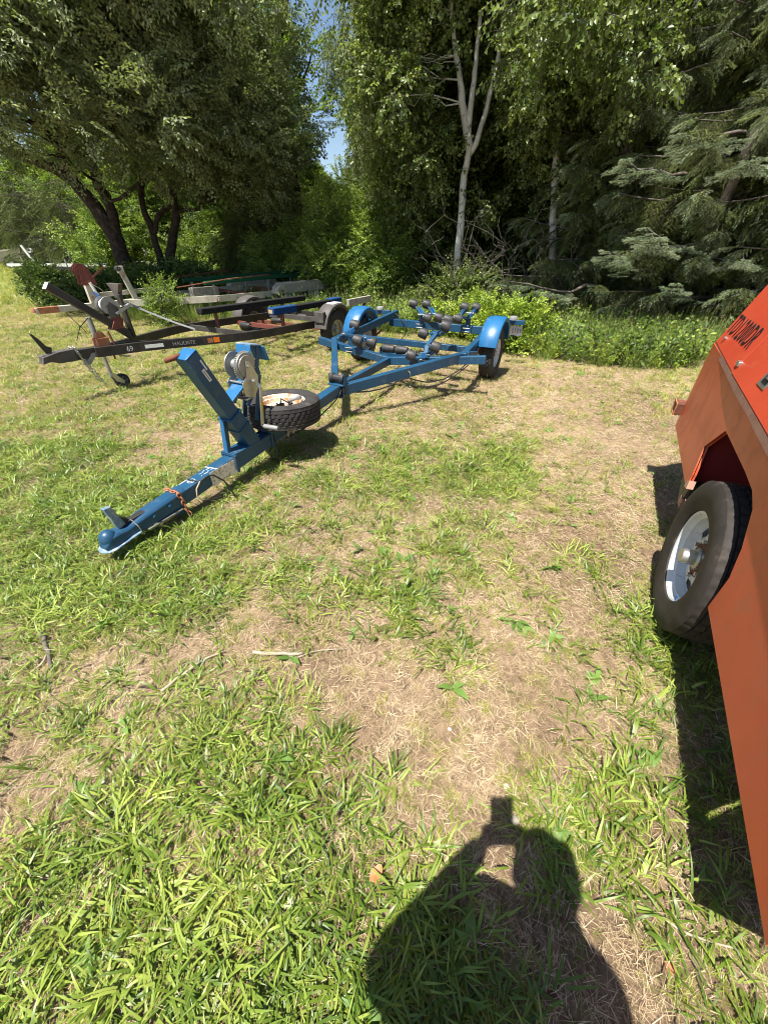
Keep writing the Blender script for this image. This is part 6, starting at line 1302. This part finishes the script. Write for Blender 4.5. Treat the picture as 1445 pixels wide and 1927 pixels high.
lay('crabgrass', 30000, (-8, 6, 3.2, 9), lambda x, y: sig(green_at(x, y) - 0.75, 3.5) * lawn(x, y) * 0.6, SG, (0.55, 1.15), 'crabgrass farther out on the lawn')
lay('lawn_grass', 52000, (-5, 5, -0.9, 3.6), lambda x, y: 0.16 + 0.40 * sig(green_at(x, y) - 0.40, 4), ST, (0.35, 0.85), 'thin short lawn grass between the sandy patches')
lay('lawn_grass', 90000, (-12, 7, 3.6, 13), lambda x, y: (0.3 + 0.5 * sig(green_at(x, y) - 0.45, 3)) * lawn(x, y), ST, (0.6, 1.25), 'short lawn grass in the middle distance')
lay('lawn_grass', 30000, (-45, 2, 12, 34), lambda x, y: 0.8 * (x < -0.35 * y + 1.5), ST, (2.2, 4.2), 'sunlit grass of the far field at the left')
lay('dry_straw', 60000, (-5, 5, -0.9, 3.6), lambda x, y: 0.42 + 0.45 * sig(0.65 - green_at(x, y)), SD, (0.5, 1.15), 'dry cut straw lying on the sandy soil')
lay('dry_straw', 60000, (-9, 7, 3.6, 10.5), lambda x, y: (0.45 + 0.45 * sig(0.6 - green_at(x, y))) * lawn(x, y), SD, (0.8, 1.5), 'dry straw lying on the lawn behind and beside the trailers')
lay('broadleaf_weeds', 2200, (-5, 5, -0.9, 6), lambda x, y: 0.15 + 0.3 * sig(green_at(x, y) - 0.3), SW, (0.5, 1.2), 'scattered small broadleaf weeds in the lawn')
lay('tall_grass', 15000, (-6, 11, 5, 13), lambda x, y: inside_wood(x, y) * (0.95 - 0.55 * sig(y - 10)), SL_, (0.4, 0.95), 'tall meadow grass along the edge of the wood', 0.2)
lay('tall_grass', 2500, (-6.5, -1.0, 9.4, 13), lambda x, y: 0.5, SL_, (0.4, 0.9), 'long grass growing round the stored trailers', 0.2)
lay('tall_grass', 400, (-6, 1.5, 4.5, 8), lambda x, y: 0.5 * lawn(x, y), SL_[3:], (0.25, 0.45), 'uncut grass stalks left standing under the trailers', 0.2)
uw = SRC['weed'] + SRC['shrub']
def undergrowth(name, n, area, srcs, scale, label, prob):
    x, y = rand_area(n, *area); k = inside_wood(x, y) & (nr.rand(n) < prob(x, y)); x, y = x[k], y[k]; m = len(x); rot = rot_from_z([Vector((nr.uniform(-.6, .6), nr.uniform(-.6, .6), 1)) for _ in range(m)], nr.uniform(0, 6, m))
    o = scatter(name, np.stack([x, y, np.zeros(m)], 1), rot, nr.uniform(*scale, m), nr.randint(0, len(srcs), m), srcs); o['kind'] = 'stuff'; o['label'] = label
undergrowth('undergrowth', 12000, (-5, 11, 5.5, 14), uw, (0.6, 1.3), 'leafy weeds growing among the tall grass at the edge of the wood', lambda x, y: 0.55 + 0 * x)
undergrowth('undergrowth', 1500, (0.8, 6, 5.6, 8.5), SRC['yellow'], (0.5, 0.95), 'yellow green brambles and herbs in the sun at the edge of the wood', lambda x, y: 0.6 + 0 * x)

# sticks, stones, fallen leaves: single things
def stick(path, r, label, seed=0, mat='stick'):
    r_ = random.Random(seed); P = [gnd(*p) for p in path]; base = P[0].copy()
    for p in P: p.z = float(gh(p.x, p.y)) + r * 1.2 + 0.006
    pts, rad = smooth_path([(p - base, r * (1 - 0.12 * i)) for i, p in enumerate(P)], 4)
    o = MB().tube([p + Vector((r_.uniform(-1, 1), r_.uniform(-1, 1), r_.uniform(0, 1))) * r * 0.4 for p in pts], rad, 7).build('stick', M[mat], None, smooth=True); o.location = base
    tag(o, label, 'stick')
stick([(308, 1308), (345, 1278), (385, 1250), (424, 1233)], 0.0065, 'long thin bleached stick lying slanted left of centre', 1)
stick([(478, 1237), (520, 1239), (572, 1238)], 0.009, 'short thick bright bleached stick lying level near the middle of the lawn', 2)
stick([(562, 1243), (600, 1230), (655, 1226)], 0.0035, 'thin straw coloured twig just right of the bright bleached stick', 3)
stick([(80, 1192), (92, 1222), (100, 1262)], 0.010, 'grey thick stick near the left edge', 4, 'twig')
stick([(60, 1268), (82, 1250), (95, 1225)], 0.005, 'pale forked twig touching the thick grey stick at the left edge', 5)
stick([(840, 1045), (880, 1052), (955, 1060)], 0.003, 'thin pale stalk lying across the middle of the lawn', 6)
stick([(1240, 1720), (1300, 1760), (1400, 1790)], 0.0035, 'thin stalk on the sand at the foot of the red machine', 7)
stick([(700, 1480), (712, 1505), (722, 1525)], 0.0025, 'short thin stalk on bare sand left of the shadow', 8)
def stone(px, py, r, label, seed, mat='pebble'):
    p = gnd(px, py); r_ = random.Random(seed); bm = bmesh.new(); bmesh.ops.create_icosphere(bm, subdivisions=2, radius=r)
    for v in bm.verts: v.co *= r_.uniform(0.8, 1.15); v.co.z *= 0.6
    me = bpy.data.meshes.new('stone'); bm.to_mesh(me); bm.free(); o = link('stone', me, M[mat], None, smooth=True); o.location = (p.x, p.y, float(gh(p.x, p.y)) + r * 0.35); tag(o, label, 'stone')
stone(951, 1481, 0.010, 'small white stone just above the shadow of the phone', 1)
stone(197, 1470, 0.012, 'pale stone in the grass at the lower left', 2)
stone(845, 1375, 0.007, 'tiny white stone on the bare sand in the middle', 3)
stone(1262, 1818, 0.014, 'reddish stone near the foot of the red machine', 4, 'rust_orange')
stone(968, 1545, 0.016, 'flat brown stone inside the shadow of the phone', 5, 'wood_grey')
def fallen_leaf(px, py, s, label, seed):
    p = gnd(px, py); mb = MB(); r_ = random.Random(seed)
    pts = [(math.cos(a) * s * (1 + .35 * math.cos(3 * a)) * r_.uniform(.85, 1.1), math.sin(a) * s * .8 * r_.uniform(.85, 1.1), 0.004 + .25 * s * math.cos(2 * a)) for a in [2 * math.pi * k / 12 for k in range(12)]]
    mb.add([(0, 0, 0.002)] + pts, [(0, 1 + k, 1 + (k + 1) % 12) for k in range(12)]); o = mb.build('fallen_leaf', M['leaf_orange'], None); o.location = (p.x, p.y, float(gh(p.x, p.y)) + 0.03); o.rotation_euler = (0.2, -.15, seed); tag(o, label, 'leaf')
fallen_leaf(708, 1652, 0.022, 'orange dry fallen leaf left of the shadow', 1)
fallen_leaf(357, 1178, 0.010, 'small orange leaf scrap in the straw on the left', 2)
fallen_leaf(850, 1062, 0.008, 'tiny orange leaf scrap on the lawn in the middle', 3)

# ------------------------------------------------------------------ the photographer, standing behind the phone: only the shadow falls into the picture
per = thing('person', 'person in dark jacket holding up a phone, seen only as a shadow', 'person', (0, -0.30, 0))
def skin_body(name, chains, mat, parent, sub=2):
    """chains: lists of (point, radius); chains that start at an earlier point are joined to it"""
    vs = []; rs = []; es = []
    def idx(p):
        for i, q in enumerate(vs):
            if (Vector(q) - Vector(p)).length < 1e-4: return i
        return -1
    for ch in chains:
        prev = None
        for p, r in ch:
            i = idx(p)
            if i < 0: vs.append(tuple(p)); rs.append(r); i = len(vs) - 1
            if prev is not None: es.append((prev, i))
            prev = i
    me = bpy.data.meshes.new(name); me.from_pydata(vs, es, []); me.update(); o = bpy.data.objects.new(name, me); COL.objects.link(o); o.parent = parent
    me.materials.append(mat); md = o.modifiers.new('skin', 'SKIN'); me.skin_vertices or None
    if not me.skin_vertices: 
        bpy.context.view_layer.objects.active = o
    for i, r in enumerate(rs): me.skin_vertices[0].data[i].radius = r if isinstance(r, tuple) else (r, r)
    me.skin_vertices[0].data[0].use_root = True
    md.use_smooth_shade = True
    s = o.modifiers.new('smooth', 'SUBSURF'); s.levels = sub; s.render_levels = sub
    return o
# local frame: origin on the ground 0.30 m behind the camera, y forward; z up
pel = (0.085, 0.02, 0.97)
SHL, SHR = (-0.19, -0.08, 1.35), (0.165, -0.07, 1.37)
ELL, ELR = (-0.335, 0.04, 1.17), (0.19, -0.02, 1.13)
WRL, WRR = (-0.075, 0.225, 1.405), (0.075, 0.225, 1.40)
skin_body('body', [[(pel, (0.36, 0.19)), ((0.035, 0.0, 1.08), (0.335, 0.19)), ((0, -0.04, 1.24), (0.22, 0.14)), ((0, -0.075, 1.36), (0.155, 0.10)), ((0.015, -0.02, 1.43), (0.058, 0.058)), ((0.03, 0.06, 1.52), (0.052, 0.056))],
  [((0, -0.075, 1.36), .15), (SHL, 0.075), ((-0.28, -0.03, 1.25), 0.062), (ELL, 0.062), ((-0.22, 0.12, 1.265), 0.044), (WRL, 0.030)],
  [((0, -0.075, 1.36), .15), (SHR, 0.075), ((0.185, -0.05, 1.26), 0.060), (ELR, 0.052), ((0.14, 0.10, 1.27), 0.044), (WRR, 0.030)],
  [(pel, .18), ((-0.10, 0, 0.86), 0.105), ((-0.115, 0.01, 0.50), 0.068), ((-0.12, -0.01, 0.12), 0.045), ((-0.12, -0.02, 0.055), 0.045), ((-0.13, 0.16, 0.035), 0.036)],
  [(pel, .18), ((0.10, 0, 0.86), 0.105), ((0.115, 0.01, 0.50), 0.068), ((0.12, -0.01, 0.12), 0.045), ((0.12, -0.02, 0.055), 0.045), ((0.13, 0.16, 0.035), 0.036)]], M['jacket'], per)
def ellip(name, c, r, mat, parent, sub=3, fn=None):
    bm = bmesh.new(); bmesh.ops.create_icosphere(bm, subdivisions=sub, radius=1)
    for v in bm.verts:
        co = v.co.copy()
        if fn: co = fn(co)
        v.co = Vector((co.x * r[0] + c[0], co.y * r[1] + c[1], co.z * r[2] + c[2]))
    me = bpy.data.meshes.new(name); bm.to_mesh(me); bm.free(); return link(name, me, mat, parent, smooth=True)
HC = (0, 0, 0)
head = ellip('head', (0, 0.055, 1.605), (0.078, 0.098, 0.118), M['skin'], per, 4, lambda v: Vector((v.x * (1 - 0.22 * max(0, -v.z)), v.y + (0.10 * math.exp(-((v.x / .16) ** 2 + ((v.z + .12) / .2) ** 2)) if v.y > 0 else 0), v.z)))
ellip('hair', (0, 0.042, 1.625), (0.094, 0.108, 0.112), M['hair'], head, 3, lambda v: Vector((v.x, min(v.y, 0.62), max(v.z, -0.35 if v.y < 0.3 else 0.35))))
for s in (-1, 1):
    ellip('eye', (s * 0.030, 0.145, 1.612), (0.012, 0.010, 0.008), M['white_metal'], head, 2); ellip('ear', (s * 0.080, 0.050, 1.600), (0.010, 0.020, 0.030), M['skin'], head, 2)
ellip('mouth', (0, 0.142, 1.548), (0.024, 0.008, 0.006), M['rust_red'], head, 2)
for o_ in list(per.children):
    if o_.name.startswith('head'): o_.location = (0.035, 0.045, -0.025)
# phone, square to the line of sight, its lens just behind the camera position
fwd = Vector((0, math.cos(PITCH), -math.sin(PITCH))); upv = Vector((0, math.sin(PITCH), math.cos(PITCH)))
ph = thing('phone', 'black phone held upright by the photographer', 'phone', (0, 0, 0))
c0 = Vector((0, 0, CAM_H)) - fwd * 0.012 - upv * 0.055 + Vector((-0.022, 0, 0))
MB().beam(c0 - upv * 0.075, c0 + upv * 0.075, 0.074, 0.009, up=fwd).build('body', M['phone'], ph, bevel=0.004)
# hands: palm and five bent fingers on each side of the phone
for s in (-1, 1):
    o_ = Vector((0, 0.30, 0)); wr = Vector(WRL if s < 0 else WRR); pc = c0 + o_ + Vector((s * 0.052, 0, 0)) - upv * 0.045 - fwd * 0.022
    skin_body('palm', [[(tuple(wr), 0.026), (tuple(wr.lerp(pc, 0.5)), (0.030, 0.018)), (tuple(pc), (0.034, 0.016))]], M['skin'], per, 1)
    for k in range(4):
        b_ = pc + upv * (0.026 - 0.018 * k) + Vector((s * 0.006, 0, 0)); ln = (0.024, 0.027, 0.025, 0.019)[k]
        p1 = b_ + fwd * ln * 0.5 + Vector((s * 0.004, 0, 0)); p2 = c0 + o_ + Vector((s * 0.045, 0, 0)) + upv * (0.026 - 0.018 * k - 0.045) + fwd * 0.004; p3 = p2 + Vector((-s * ln * 0.8, 0, 0)) - fwd * 0.001
        skin_body('finger', [[(tuple(b_), 0.0095), (tuple(p1), 0.009), (tuple(p2), 0.0085), (tuple(p3), 0.0075)]], M['skin'], per, 1)
    tb = pc + upv * 0.015 - fwd * 0.012; skin_body('thumb', [[(tuple(pc - upv * .01), 0.012), (tuple(tb + Vector((-s * 0.014, 0, 0))), 0.011), (tuple(tb + Vector((-s * 0.036, 0, 0)) + upv * 0.018), 0.009)]], M['skin'], per, 1)
ph.location = (0, 0, 0)
